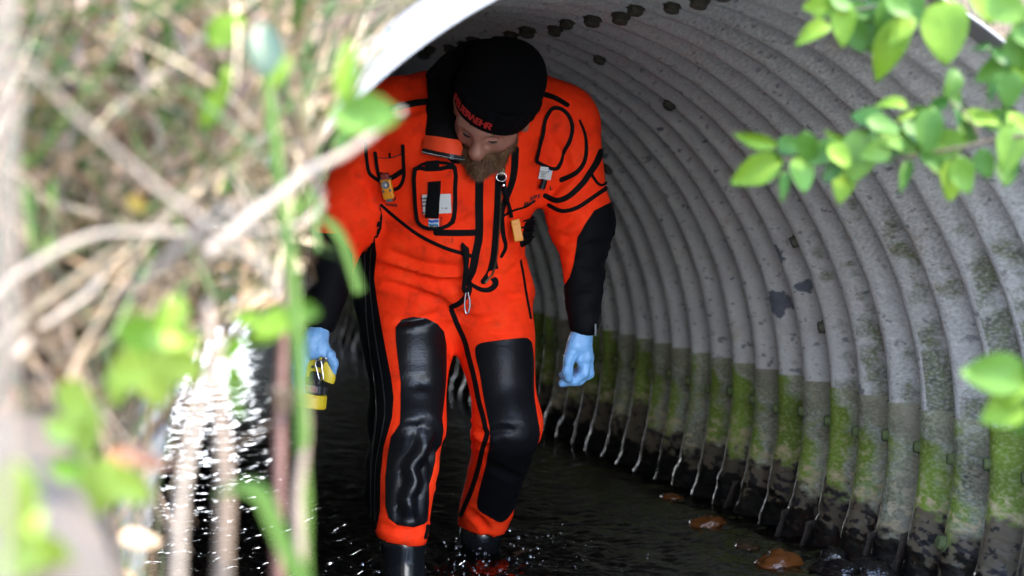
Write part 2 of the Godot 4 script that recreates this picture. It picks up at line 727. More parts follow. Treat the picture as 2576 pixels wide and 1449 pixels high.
				if v < 0.075 + 0.07 * (m - 0.4) + 0.03 * (f - 0.5):
					r0 *= 0.12
					g0 *= 0.12
					b0 *= 0.13
					ro = 0.24 + 0.2 * f
			rgb[i * 3] = lut[int(clampf(r0, 0.0, 1.0) * 1024.0)]
			rgb[i * 3 + 1] = lut[int(clampf(g0, 0.0, 1.0) * 1024.0)]
			rgb[i * 3 + 2] = lut[int(clampf(b0, 0.0, 1.0) * 1024.0)]
			rough[i] = int(clampf(ro, 0.0, 1.0) * 255.0)
	var m := StandardMaterial3D.new()
	m.cull_mode = BaseMaterial3D.CULL_DISABLED
	m.albedo_texture = ImageTexture.create_from_image(Image.create_from_data(w, h, false, Image.FORMAT_RGB8, rgb))
	m.roughness = 1.0
	m.roughness_texture = ImageTexture.create_from_image(Image.create_from_data(w, h, false, Image.FORMAT_L8, rough))
	m.roughness_texture_channel = BaseMaterial3D.TEXTURE_CHANNEL_RED
	var bump := noise(0.12, FastNoiseLite.TYPE_SIMPLEX_SMOOTH, 4, 71).get_image(1024, 1024, false, false, true)
	bump.bump_map_to_normal_map(1.6)
	m.normal_enabled = true
	m.normal_texture = ImageTexture.create_from_image(bump)
	m.normal_scale = 0.5
	return m


func bore_at(s: float) -> float:
	return BORE - RIB * cos(TAU * (s - 7.905) / PITCH)


func plate(a0: float, a1: float, s0: float, s1: float, proud: float, na: int, per: int, sag: FastNoiseLite) -> ArrayMesh:
	var pts := PackedVector3Array()
	var uv := PackedVector2Array()
	var ns := int(round((s1 - s0) / PITCH * per))
	for k in na + 1:
		var ang := lerpf(a0, a1, float(k) / na)
		var r := deg_to_rad(ang)
		var read := ang if ang < 90.0 else 180.0 - ang
		var from := mouth_at(MID.x + BORE * cos(r)) if s0 == MOUTH else s0
		for i in ns + 1:
			var s := lerpf(from, s1, float(i) / ns)
			var rad := bore_at(s) - proud
			# dents and rust-eaten unevenness
			rad += sag.get_noise_2d(ang * 2.2, s * 26.0) * 0.0035
			if ang < -15.0 or ang > 195.0:
				rad += sag.get_noise_2d(ang * 9.0, s * 120.0) * 0.016
			pts.append(tube_at(MID.x + rad * cos(r), MID.y + rad * sin(r), s))
			uv.append(Vector2((s - 3.8) / 6.2, (100.0 - read) / 170.0))
	return grid_mesh(pts, ns + 1, tube_at(MID.x, MID.y, (s0 + s1) * 0.5) - (pts[int(pts.size() * 0.5)]), Vector3.ZERO, uv)


func build_pipe() -> void:
	var m := pipe_material()
	var p := thing("culvert", "large corrugated steel culvert with peeling grey paint and green algae along its foot", "culvert")
	var sag := noise(0.02, FastNoiseLite.TYPE_SIMPLEX_SMOOTH, 3, 75)
	var cuts := [MOUTH, 5.055, 7.455, 9.855, 12.255]
	for i in cuts.size() - 1:
		var a: float = cuts[i]
		var b: float = cuts[i + 1] + 0.05
		var step := 0.0014 * (i % 2)
		var per := 16 if i < 3 else 10
		put("right_wall_plate", plate(3.0, 84.5, a, b, step, 90, per, sag), m, p)
		put("right_foot_plate", plate(-62.0, 3.6, a, b, 0.006 + step, 70, per, sag), m, p)
		put("crown_plate", plate(83.0, 178.0, a, b, 0.007 + step, 70, per, sag), m, p)
		put("left_foot_plate", plate(176.5, 242.0, a, b, 0.013 + step, 40, per, sag), m, p)
	put("right_wall_plate", plate(3.0, 84.5, 12.255, FAR_END, 0.0, 40, 8, sag), m, p)
	put("right_foot_plate", plate(-62.0, 3.6, 12.255, FAR_END, 0.006, 30, 8, sag), m, p)
	put("crown_plate", plate(83.0, 178.0, 12.255, FAR_END, 0.007, 40, 8, sag), m, p)
	put("left_foot_plate", plate(176.5, 242.0, 12.255, FAR_END, 0.013, 24, 8, sag), m, p)
	# the flat collar round the mouth
	var prof := [Vector2(-0.031, 0.012), Vector2(-0.031, -0.04), Vector2(-0.031, -0.080), Vector2(-0.029, -0.084), Vector2(0.022, -0.080), Vector2(0.026, -0.074), Vector2(0.026, 0.012)]
	var pts := PackedVector3Array()
	for k in 181:
		var a := deg_to_rad(lerpf(-60.0, 240.0, k / 180.0))
		for q in prof:
			# earth covers most of its outer edge on the right
			var r: float = BORE + minf(q.x, lerpf(-0.024, 0.03, smoothstep(70.0, 105.0, rad_to_deg(a))))
			pts.append(tube_at(MID.x + r * cos(a), MID.y + r * sin(a), mouth_at(MID.x + BORE * cos(a)) + q.y))
	var zinc := mat(Color(0.21, 0.21, 0.205), 0.6, 0.0, noise_map(0.03, 256, 4, 77, 3.0), 0.3, 3.0)
	put("end_collar", grid_mesh(pts, prof.size(), -AXIS), zinc, p)
	# the earth packed against the pipe, behind the collar
	var lip := noise(0.9, FastNoiseLite.TYPE_SIMPLEX_SMOOTH, 4, 76)
	for end in [0, 1]:
		var earth := PackedVector3Array()
		for k in 181:
			var a := deg_to_rad(lerpf(-50.0, 230.0, k / 180.0))
			for q in 9:
				var r := BORE - 0.022 + 0.03 * q
				var u := MID.x + r * cos(a)
				var v := MID.y + r * sin(a)
				var lump := 0.018 * lip.get_noise_2d(k * 1.3, q * 2.0 + 40.0 * end)
				var s := mouth_at(u) + 0.02 - 0.010 * sin(q / 8.0 * PI) + (v + 0.25) / 12.0 * (q / 8.0) + lump
				if end == 1:
					s = FAR_END + 0.03 - 0.01 * q + lump
				earth.append(tube_at(u, v, s))
		var soil := put("packed_earth", grid_mesh(earth, 9, -AXIS if end == 0 else AXIS), mat(Color(0.085, 0.063, 0.042), 0.95, 0.0, noise_map(0.05, 256, 5, 32, 8.0), 0.8, 4.0))
		tag(soil, ["brown earth packed round the near rim of the culvert", "brown earth packed round the far end of the culvert"][end], "ground", "", "structure")
	# bolts
	var head := PackedVector2Array([Vector2(0.0, 0.017), Vector2(0.016, 0.017), Vector2(0.0205, 0.013), Vector2(0.0205, 0.0), Vector2(0.026, 0.0), Vector2(0.026, -0.004), Vector2(0.0, -0.004)])
	bolt_mesh = lathe(head, 6)
	var rust := mat(Color(0.075, 0.07, 0.05), 0.75, 0.2, noise_map(0.06, 128, 3, 78, 4.0), 0.6, 12.0)
	var mossy := mat(Color(0.075, 0.10, 0.035), 0.9, 0.0, noise_map(0.06, 128, 3, 79, 4.0), 0.8, 12.0)
	for k in 22:
		var s := 7.905 - PITCH * (k - 4) - 0.008
		bolt(p, 76.0 + 0.8 * sin(k * 2.3), s, rust, 1.0 + 0.1 * sin(k * 1.7))
	for q in [[64.7, 6.3], [52.0, 6.3], [12.5, 6.12], [25.9, 6.12], [38.0, 7.5], [47.8, 4.33]]:
		bolt(p, q[0], q[1], rust, 0.85)
	for k in 26:
		var s := 7.905 - PITCH * (k - 10) + 0.016
		bolt(p, -1.2 - 0.35 * ((k * 7) % 3), s, mossy, 0.8)
	for q in [[-12.9, 5.305]]:
		bolt(p, q[0], q[1], mossy, 0.95)
	# slivers of rusted-through sheet standing off the foot
	var flake := mat(Color(0.035, 0.027, 0.022), 0.4, 0.0, noise_map(0.05, 256, 4, 80, 6.0), 0.9, 8.0)
	rng.seed = 12
	for k in 7:
		var s := 6.6 - 0.31 * k + 0.2 * rng.randf()
		var w := PackedVector3Array()
		var top := 0.06 + 0.07 * rng.randf()
		var lean := -0.02 + 0.03 * rng.randf()
		for i in 7:
			var t := i / 6.0
			var vv := lerpf(-0.06, top, t)
			var edge := MID.x + sqrt(BORE * BORE - pow(vv - MID.y, 2.0))
			var half := 0.028 * (1.0 - t) * (0.5 + 0.9 * rng.randf()) + 0.002
			var c := edge - 0.05 - lean * t
			w.append(tube_at(c - 0.01, vv, s - half))
			w.append(tube_at(c + 0.012 + 0.01 * rng.randf(), vv + 0.006, s))
			w.append(tube_at(c - 0.004, vv - 0.003, s + half))
		put("rust_flake", grid_mesh(w, 3, -SIDE), flake, p)


func bolt(p: Node3D, ang: float, s: float, m: Material, size: float) -> void:
	var a := deg_to_rad(ang)
	var r := bore_at(s) - 0.004 - (0.006 if ang < 3.0 else 0.0)
	var out := -(SIDE * cos(a) + Vector3(0, sin(a), 0))
	var slope := RIB * TAU / PITCH * sin(TAU * (s - 7.905) / PITCH)
	var n := (out + AXIS * slope * 0.8).normalized()
	var x := n.cross(AXIS).normalized()
	var b := Basis(x, n, x.cross(n)) * Basis(Vector3.UP, s * 7.0)
	put("bolt", bolt_mesh, m, p, Transform3D(b.scaled(Vector3.ONE * size), tube_at(MID.x + r * cos(a), MID.y + r * sin(a), s)))


# ------------------------------------------------------------------ soft bodies: tapered capsules joined smoothly, then meshed as surface nets
class Blob:
	var a := PackedVector3Array()
	var ab := PackedVector3Array()
	var inv := PackedFloat32Array()
	var ra := PackedFloat32Array()
	var rb := PackedFloat32Array()
	var grp := PackedInt32Array()
	var squash := PackedVector3Array()
	var ca := PackedVector3Array()
	var cab := PackedVector3Array()
	var cinv := PackedFloat32Array()
	var cw := PackedFloat32Array()
	var cd := PackedFloat32Array()
	var k := 0.05
	var wrinkle: FastNoiseLite
	var wrinkle_by := 0.0
	var fine: FastNoiseLite
	var fine_by := 0.0
	var v := PackedVector3Array()
	var n := PackedVector3Array()
	var t := PackedInt32Array()
	var g := PackedInt32Array()
	var px := PackedVector2Array()
	var hollow := 0.0        # > 0: a shell of that half thickness
	var open_at := Plane()   # cut away in front of this plane
	var cut := false

	func bone(p: Vector3, q: Vector3, r0: float, r1: float, group := 0) -> void:
		a.append(p)
		var d := q - p
		if d.length() < 1e-4:
			d = Vector3(0, 1e-4, 0)
		ab.append(d)
		inv.append(1.0 / d.length_squared())
		ra.append(r0)
		rb.append(r1)
		grp.append(group)

	# a crease (depth > 0) or a soft roll (depth < 0) along a line
	func fold(p: Vector3, q: Vector3, width: float, depth: float) -> void:
		ca.append(p)
		var d := q - p
		cab.append(d)
		cinv.append(1.0 / maxf(d.length_squared(), 1e-8))
		cw.append(1.0 / (width * width))
		cd.append(depth)

	func one(i: int, p: Vector3) -> float:
		var d := p - a[i]
		var u := clampf(d.dot(ab[i]) * inv[i], 0.0, 1.0)
		return (d - ab[i] * u).length() - lerpf(ra[i], rb[i], u)

	func value(p: Vector3, list: PackedInt32Array, folds: PackedInt32Array) -> float:
		var best := 1e3
		for i in list:
			var d := p - a[i]
			var u := clampf(d.dot(ab[i]) * inv[i], 0.0, 1.0)
			var e := (d - ab[i] * u).length() - ra[i] - (rb[i] - ra[i]) * u
			var h := k - absf(best - e)
			best = minf(best, e)
			if h > 0.0:
				best -= h * h / k * 0.25
		for i in folds:
			var d := p - ca[i]
			var u := clampf(d.dot(cab[i]) * cinv[i], 0.0, 1.0)
			var q := (d - cab[i] * u).length_squared() * cw[i]
			if q < 6.0:
				best += cd[i] * exp(-q) * (1.0 - pow(2.0 * u - 1.0, 4.0) * 0.7)
		if wrinkle_by > 0.0:
			best += wrinkle.get_noise_3dv(p * 100.0) * wrinkle_by
		if fine_by > 0.0:
			best += fine.get_noise_3dv(p * 100.0) * fine_by
		if hollow > 0.0:
			best = absf(best) - hollow
			if cut:
				best = maxf(best, open_at.distance_to(p))
		elif cut:
			best = maxf(best, open_at.distance_to(p))
		return best

	func build(cell: float) -> void:
		var lo := Vector3.ONE * 1e3
		var hi := -lo
		for i in a.size():
			for e in 2:
				var p := a[i] + ab[i] * e
				var r := (ra[i] if e == 0 else rb[i]) + 0.05
				lo = lo.min(p - Vector3.ONE * r)
				hi = hi.max(p + Vector3.ONE * r)
		const B := 6
		var dim := ((hi - lo) / (cell * B)).ceil()
		var bx := int(dim.x)
		var by := int(dim.y)
		var bz := int(dim.z)
		var nx := bx * B + 1
		var ny := by * B + 1
		var nz := bz * B + 1
		var val := PackedFloat32Array()
		val.resize(nx * ny * nz)
		val.fill(1e9)
		var half := cell * B * 0.8661
		var slack := k * 0.3 + wrinkle_by + fine_by + hollow + 0.03
		var active := PackedInt32Array()
		for z in bz:
			for y in by:
				for x in bx:
					var c := lo + Vector3(x + 0.5, y + 0.5, z + 0.5) * cell * B
					var near := 1e3
					var ds := PackedFloat32Array()
					for i in a.size():
						var e := one(i, c)
						ds.append(e)
						near = minf(near, e)
					if near > half + slack or (hollow == 0.0 and not cut and near < -half - slack - k):
						continue
					if (hollow > 0.0) and near < -half - slack - k:
						continue
					var list := PackedInt32Array()
					for i in a.size():
						if ds[i] < near + 2.0 * half + k:
							list.append(i)
					var folds := PackedInt32Array()
					for i in ca.size():
						var d := c - ca[i]
						var u := clampf(d.dot(cab[i]) * cinv[i], 0.0, 1.0)
						if (d - cab[i] * u).length() < half + 2.5 / sqrt(cw[i]):
							folds.append(i)
					active.append((z * by + y) * bx + x)
					for kk in B + 1:
						for jj in B + 1:
							var row := ((z * B + kk) * ny + y * B + jj) * nx + x * B
							for ii in B + 1:
								if val[row + ii] > 1e8:
									val[row + ii] = value(lo + Vector3(x * B + ii, y * B + jj, z * B + kk) * cell, list, folds)
		var cells := PackedInt32Array()
		var index := {}
		for code in active:
			var x0 := (code % bx) * B
			var y0 := (int(code / float(bx)) % by) * B
			var z0 := int(code / float(bx * by)) * B
			for kk in B:
				for jj in B:
					for ii in B:
						var o := ((z0 + kk) * ny + y0 + jj) * nx + x0 + ii
						var c0 := val[o]
						var c1 := val[o + 1]
						var c2 := val[o + nx]
						var c3 := val[o + nx + 1]
						var o2 := o + nx * ny
						var c4 := val[o2]
						var c5 := val[o2 + 1]
						var c6 := val[o2 + nx]
						var c7 := val[o2 + nx + 1]
						var inside := int(c0 < 0) + int(c1 < 0) + int(c2 < 0) + int(c3 < 0) + int(c4 < 0) + int(c5 < 0) + int(c6 < 0) + int(c7 < 0)
						if inside == 0 or inside == 8:
							continue
						var sum := Vector3.ZERO
						var m := 0
						var cs := [c0, c1, c2, c3, c4, c5, c6, c7]
						for e in [[0, 1, 0], [2, 3, 0], [4, 5, 0], [6, 7, 0], [0, 2, 1], [1, 3, 1], [4, 6, 1], [5, 7, 1], [0, 4, 2], [1, 5, 2], [2, 6, 2], [3, 7, 2]]:
							var p: float = cs[e[0]]
							var q: float = cs[e[1]]
							if (p < 0) != (q < 0):
								var w := p / (p - q)
								var at0: int = e[0]
								var pt := Vector3(at0 & 1, (at0 >> 1) & 1, at0 >> 2)
								pt[e[2]] += w
								sum += pt
								m += 1
						index[o] = v.size()
						cells.append(o)
						v.append(lo + (Vector3(x0 + ii, y0 + jj, z0 + kk) + sum / m) * cell)
						n.append(Vector3(c1 + c3 + c5 + c7 - c0 - c2 - c4 - c6, c2 + c3 + c6 + c7 - c0 - c1 - c4 - c5, c4 + c5 + c6 + c7 - c0 - c1 - c2 - c3).normalized())
		var sx := 1
		var sy := nx
		var sz := nx * ny
		for o in cells:
			var me: int = index[o]
			for axis in 3:
				var step := [sx, sy, sz][axis] as int
				var p := [sy, sz, sx][axis] as int
				var q := [sz, sx, sy][axis] as int
				var c0 := val[o]
				var c1 := val[o + step]
				if (c0 < 0) == (c1 < 0) or c1 > 1e8:
					continue
				if not (index.has(o - p) and index.has(o - q) and index.has(o - p - q)):
					continue
				var b: int = index[o - p]
				var c: int = index[o - p - q]
				var d: int = index[o - q]
				t.append_array([me, b, c, me, c, d])
		smooth()
		for i in v.size():
			var best := 1e3
			var gg := 0
			for b in a.size():
				var e := one(b, v[i])
				if e < best:
					best = e
					gg = grp[b]
			g.append(gg)

	# one pass that evens the normals
	func smooth() -> void:
		var acc := PackedVector3Array()
		acc.resize(v.size())
		for i in range(0, t.size(), 3):
			var s := n[t[i]] + n[t[i + 1]] + n[t[i + 2]]
			for e in 3:
				acc[t[i + e]] += s
		for i in v.size():
			n[i] = (acc[i] + n[i]).normalized()


var suit: Blob
var buckets := {}
const CELL := 24.0


func index_suit() -> void:
	for p in suit.v:
		suit.px.append(sheet(p))
	for i in range(0, suit.t.size(), 3):
		var a := suit.px[suit.t[i]]
		var b := suit.px[suit.t[i + 1]]
		var c := suit.px[suit.t[i + 2]]
		var lo := a.min(b).min(c)
		var hi := a.max(b).max(c)
		for y in range(int(lo.y / CELL), int(hi.y / CELL) + 1):
			for x in range(int(lo.x / CELL), int(hi.x / CELL) + 1):
				var key := Vector2i(x, y)
				if not buckets.has(key):
					buckets[key] = []
				(buckets[key] as Array).append(i)


# the point of the suit's surface that the sheet shows at x, y: [point, normal]
func on_suit(x: float, y: float, group := -1, lift := 0.0) -> Array:
	var q := Vector2(x, y)
	var key := Vector2i(int(x / CELL), int(y / CELL))
	var best := -1e9
	var found := [J(x, y, 0.1), Vector3(0, 0, 1)]
	for i in (buckets.get(key, []) as Array):
		var ia := suit.t[i]
		var ib := suit.t[i + 1]
		var ic := suit.t[i + 2]
		if group >= 0 and suit.g[ia] != group:
			continue
		var a := suit.px[ia]
		var e1 := suit.px[ib] - a
		var e2 := suit.px[ic] - a
		var den := e1.cross(e2)
		if absf(den) < 1e-6:
			continue
		var d := q - a
		var w1 := d.cross(e2) / den
		var w2 := e1.cross(d) / den
		if w1 < -0.02 or w2 < -0.02 or w1 + w2 > 1.02:
			continue
		var p := suit.v[ia] * (1.0 - w1 - w2) + suit.v[ib] * w1 + suit.v[ic] * w2
		if p.z > best:
			best = p.z
			var nn := (suit.n[ia] * (1.0 - w1 - w2) + suit.n[ib] * w1 + suit.n[ic] * w2).normalized()
			found = [p + nn * lift, nn]
	return found


func box_of(pts: PackedVector2Array, grow: float) -> Rect2:
	var r := Rect2(pts[0], Vector2.ZERO)
	for p in pts:
		r = r.expand(p)
	return r.grow(grow)


# distance on the sheet to a line whose width runs from w0 to w1; negative inside
func line_gap(p: Vector2, pts: PackedVector2Array, ws: PackedFloat32Array) -> float:
	var best := 1e6
	for i in pts.size() - 1:
		var d := pts[i + 1] - pts[i]
		var u := clampf((p - pts[i]).dot(d) / maxf(d.length_squared(), 1e-6), 0.0, 1.0)
		best = minf(best, p.distance_to(pts[i] + d * u) - 0.5 * lerpf(ws[i], ws[i + 1], u))
	return best


func area_gap(p: Vector2, pts: PackedVector2Array) -> float:
	var best := 1e12
	var inside := false
	var m := pts.size()
	for i in m:
		var a := pts[i]
		var b := pts[(i + 1) % m]
		var d := b - a
		var u := clampf((p - a).dot(d) / maxf(d.length_squared(), 1e-6), 0.0, 1.0)
		best = minf(best, p.distance_squared_to(a + d * u))
		if (a.y > p.y) != (b.y > p.y) and p.x < (b.x - a.x) * (p.y - a.y) / (b.y - a.y) + a.x:
			inside = not inside
	return -sqrt(best) if inside else sqrt(best)


func rounded(pts: PackedVector2Array, per := 4, closed := true) -> PackedVector2Array:
	var out := PackedVector2Array()
	var m := pts.size()
	for i in (m if closed else m - 1):
		var p0 := pts[(i - 1 + m) % m] if closed or i > 0 else pts[i]
		var p3 := pts[(i + 2) % m] if closed or i + 2 < m else pts[(i + 1) % m]
		for k in per:
			out.append(pts[i].cubic_interpolate(pts[(i + 1) % m], p0, p3, float(k) / per))
	if not closed:
		out.append(pts[m - 1])
	return out


# a layer of cloth laid on the suit where gap() is negative; all round the limb when wrap is on
func layer(called: String, gap: Callable, box: Rect2, groups: Array, lift: float, m: Material, parent: Node3D, wrap := false, rise := 0.003) -> MeshInstance3D:
	var v := PackedVector3Array()
	var n := PackedVector3Array()
	var t := PackedInt32Array()
	for i in range(0, suit.t.size(), 3):
		var ia := suit.t[i]
		if groups.size() and not groups.has(suit.g[ia]):
			continue
		if not box.has_point(suit.px[ia]):
			continue
		var ib := suit.t[i + 1]
		var ic := suit.t[i + 2]
		if not wrap and (suit.n[ia].z < -0.15 or suit.n[ib].z < -0.15 or suit.n[ic].z < -0.15):
			continue
		var fa: float = gap.call(suit.px[ia]) / 950.0
		var fb: float = gap.call(suit.px[ib]) / 950.0
		var fc: float = gap.call(suit.px[ic]) / 950.0
		if minf(fa, minf(fb, fc)) > 0.014:
			continue
		var deep := 0 if maxf(fa, maxf(fb, fc)) < -0.012 else 2
		slice(suit.v[ia], suit.v[ib], suit.v[ic], suit.n[ia], suit.n[ib], suit.n[ic], fa, fb, fc, deep, gap, v, n, t, lift, rise)
	if v.size() == 0:
		print("empty layer ", called, box)
		return null
	return put(called, world_mesh(v, n, t, parent.global_position), m, parent)


func slice(a: Vector3, b: Vector3, c: Vector3, na: Vector3, nb: Vector3, nc: Vector3, fa: float, fb: float, fc: float, deep: int, gap: Callable, v: PackedVector3Array, n: PackedVector3Array, t: PackedInt32Array, lift: float, rise: float) -> void:
	if deep > 0:
		var ab := (a + b) * 0.5
		var bc := (b + c) * 0.5
		var ca := (c + a) * 0.5
		var fab: float = gap.call(sheet(ab)) / 950.0
		var fbc: float = gap.call(sheet(bc)) / 950.0
		var fca: float = gap.call(sheet(ca)) / 950.0
		var nab := (na + nb).normalized()
		var nbc := (nb + nc).normalized()
		var nca := (nc + na).normalized()
		slice(a, ab, ca, na, nab, nca, fa, fab, fca, deep - 1, gap, v, n, t, lift, rise)
		slice(ab, b, bc, nab, nb, nbc, fab, fb, fbc, deep - 1, gap, v, n, t, lift, rise)
		slice(ca, bc, c, nca, nbc, nc, fca, fbc, fc, deep - 1, gap, v, n, t, lift, rise)
		slice(ab, bc, ca, nab, nbc, nca, fab, fbc, fca, deep - 1, gap, v, n, t, lift, rise)
		return
	if fa > 0.0 and fb > 0.0 and fc > 0.0:
		return
	var ps := [a, b, c]
	var ns := [na, nb, nc]
	var fs := [fa, fb, fc]
	var first := v.size()
	for i in 3:
		var j := (i + 1) % 3
		var f0: float = fs[i]
		var f1: float = fs[j]
		if f0 <= 0.0:
			var nn: Vector3 = ns[i]
			v.append((ps[i] as Vector3) + nn * (lift - minf(lift * 0.7, 0.0026) * (1.0 - smoothstep(0.0, rise, -f0))))
			n.append(nn)
		if (f0 <= 0.0) != (f1 <= 0.0):
			var w := f0 / (f0 - f1)
			var nn := ((ns[i] as Vector3).lerp(ns[j], w)).normalized()
			v.append((ps[i] as Vector3).lerp(ps[j], w) + nn * (lift - minf(lift * 0.7, 0.0026)))
			n.append(nn)
	for i in range(first + 1, v.size() - 1):
		t.append_array([first, i, i + 1])


func stripe(called: String, coords: Array, width: Array, groups: Array, parent: Node3D, m: Material = null, lift := 0.0028, curved := true) -> MeshInstance3D:
	var pts := PackedVector2Array()
	for i in range(0, coords.size(), 2):
		pts.append(Vector2(coords[i], coords[i + 1]))
	var ws := PackedFloat32Array()
	var fine := rounded(pts, 4, false) if curved else pts
	var w0: float = width[0]
	var w1: float = width[width.size() - 1]
	for i in fine.size():
		ws.append(lerpf(w0, w1, float(i) / maxf(1.0, fine.size() - 1.0)))
	return layer(called, func(p: Vector2) -> float: return line_gap(p, fine, ws), box_of(fine, maxf(w0, w1) + 14.0), groups, lift, m if m else mats.tape, parent)


func panel(called: String, coords: Array, groups: Array, parent: Node3D, m: Material, lift := 0.003, soft := 4, wrap := false, rise := 0.003) -> MeshInstance3D:
	var pts := PackedVector2Array()
	for i in range(0, coords.size(), 2):
		pts.append(Vector2(coords[i], coords[i + 1]))
	var fine := rounded(pts, soft) if soft > 1 else pts
	return layer(called, func(p: Vector2) -> float: return area_gap(p, fine), box_of(fine, 14.0), groups, lift, m, parent, wrap, rise)


# the band along a closed outline
func binding(called: String, coords: Array, width: float, groups: Array, parent: Node3D, m: Material, lift := 0.004, soft := 4) -> MeshInstance3D:
	var pts := PackedVector2Array()
	for i in range(0, coords.size(), 2):
		pts.append(Vector2(coords[i], coords[i + 1]))
	var fine := rounded(pts, soft) if soft > 1 else pts
	fine.append(fine[0])
	var ws := PackedFloat32Array()
	ws.resize(fine.size())
	ws.fill(width)
	return layer(called, func(p: Vector2) -> float: return line_gap(p, fine, ws), box_of(fine, width + 14.0), groups, lift, m, parent)


# ------------------------------------------------------------------ the diver
var head_at: Transform3D
var man: Node3D


func hp(x: float, y: float, z: float) -> Vector3:
	return head_at * Vector3(x, y, z)


func crease(coords: Array, width: float, depth: float, groups: Array) -> void:
	var pts := PackedVector2Array()
	for i in range(0, coords.size(), 2):
		pts.append(Vector2(coords[i], coords[i + 1]))
	var fine := rounded(pts, 4, false)
	var box := box_of(fine, width * 3.0)
	var ws := PackedFloat32Array()
	ws.resize(fine.size())
	for i in suit.v.size():
		if suit.n[i].z < -0.1 or not box.has_point(suit.px[i]) or not groups.has(suit.g[i]):
			continue
		var d := line_gap(suit.px[i], fine, ws) / width
		if d < 2.5:
			# fades towards both ends
			var e := minf(suit.px[i].distance_to(fine[0]), suit.px[i].distance_to(fine[fine.size() - 1]))
			var shape := exp(-d * d) - 0.45 * exp(-pow(d - 1.5, 2.0) * 2.0)
			suit.v[i] -= suit.n[i] * depth * 1.45 * shape * smoothstep(0.0, width * 2.5, e)


func even_normals(b: Blob) -> void:
	var acc := PackedVector3Array()
	acc.resize(b.v.size())
	for i in range(0, b.t.size(), 3):
		var p := b.t[i]
		var q := b.t[i + 1]
		var r := b.t[i + 2]
		var k := (b.v[q] - b.v[p]).cross(b.v[r] - b.v[p])
		if k.dot(b.n[p] + b.n[q] + b.n[r]) < 0.0:
			k = -k
		acc[p] += k
		acc[q] += k
		acc[r] += k
	for i in b.v.size():
		b.n[i] = acc[i].normalized() if acc[i].length_squared() > 1e-16 else b.n[i]
	b.smooth()


func blob_mesh(b: Blob, origin: Vector3) -> ArrayMesh:
	return world_mesh(b.v, b.n, b.t, origin)


func words_on(text: String, x: float, y: float, tall: float, turn: float, m: Material, parent: Node3D, called := "lettering", lift := 0.0035, bold := true, groups := -1, slant := 0.0, face := "Droid Sans") -> void:
	var hit := on_suit(x, y, groups)
	var d := Vector2(cos(turn), sin(turn)) * 8.0
	var h2 := on_suit(x + d.x, y + d.y, groups)
	var z: Vector3 = hit[1]
	var r: Vector3 = (h2[0] as Vector3) - (hit[0] as Vector3)
	r = (r - z * r.dot(z)).normalized()
	var up := z.cross(r)
	put(called, letters(text, tall / 950.0, bold, face), m, parent, Transform3D(Basis(r, up + r * slant, z), (hit[0] as Vector3) + z * lift - parent.global_position))


func letters(text: String, tall: float, bold := true, face := "Droid Sans") -> TextMesh:
	var f := SystemFont.new()
	f.font_names = PackedStringArray([face])
	f.font_weight = 700 if bold else 400
	var t := TextMesh.new()
	t.text = text
	t.font = f
	t.font_size = 24
	t.pixel_size = tall / 17.0
	t.depth = 0.0008
	t.curve_step = 2.0
	return t


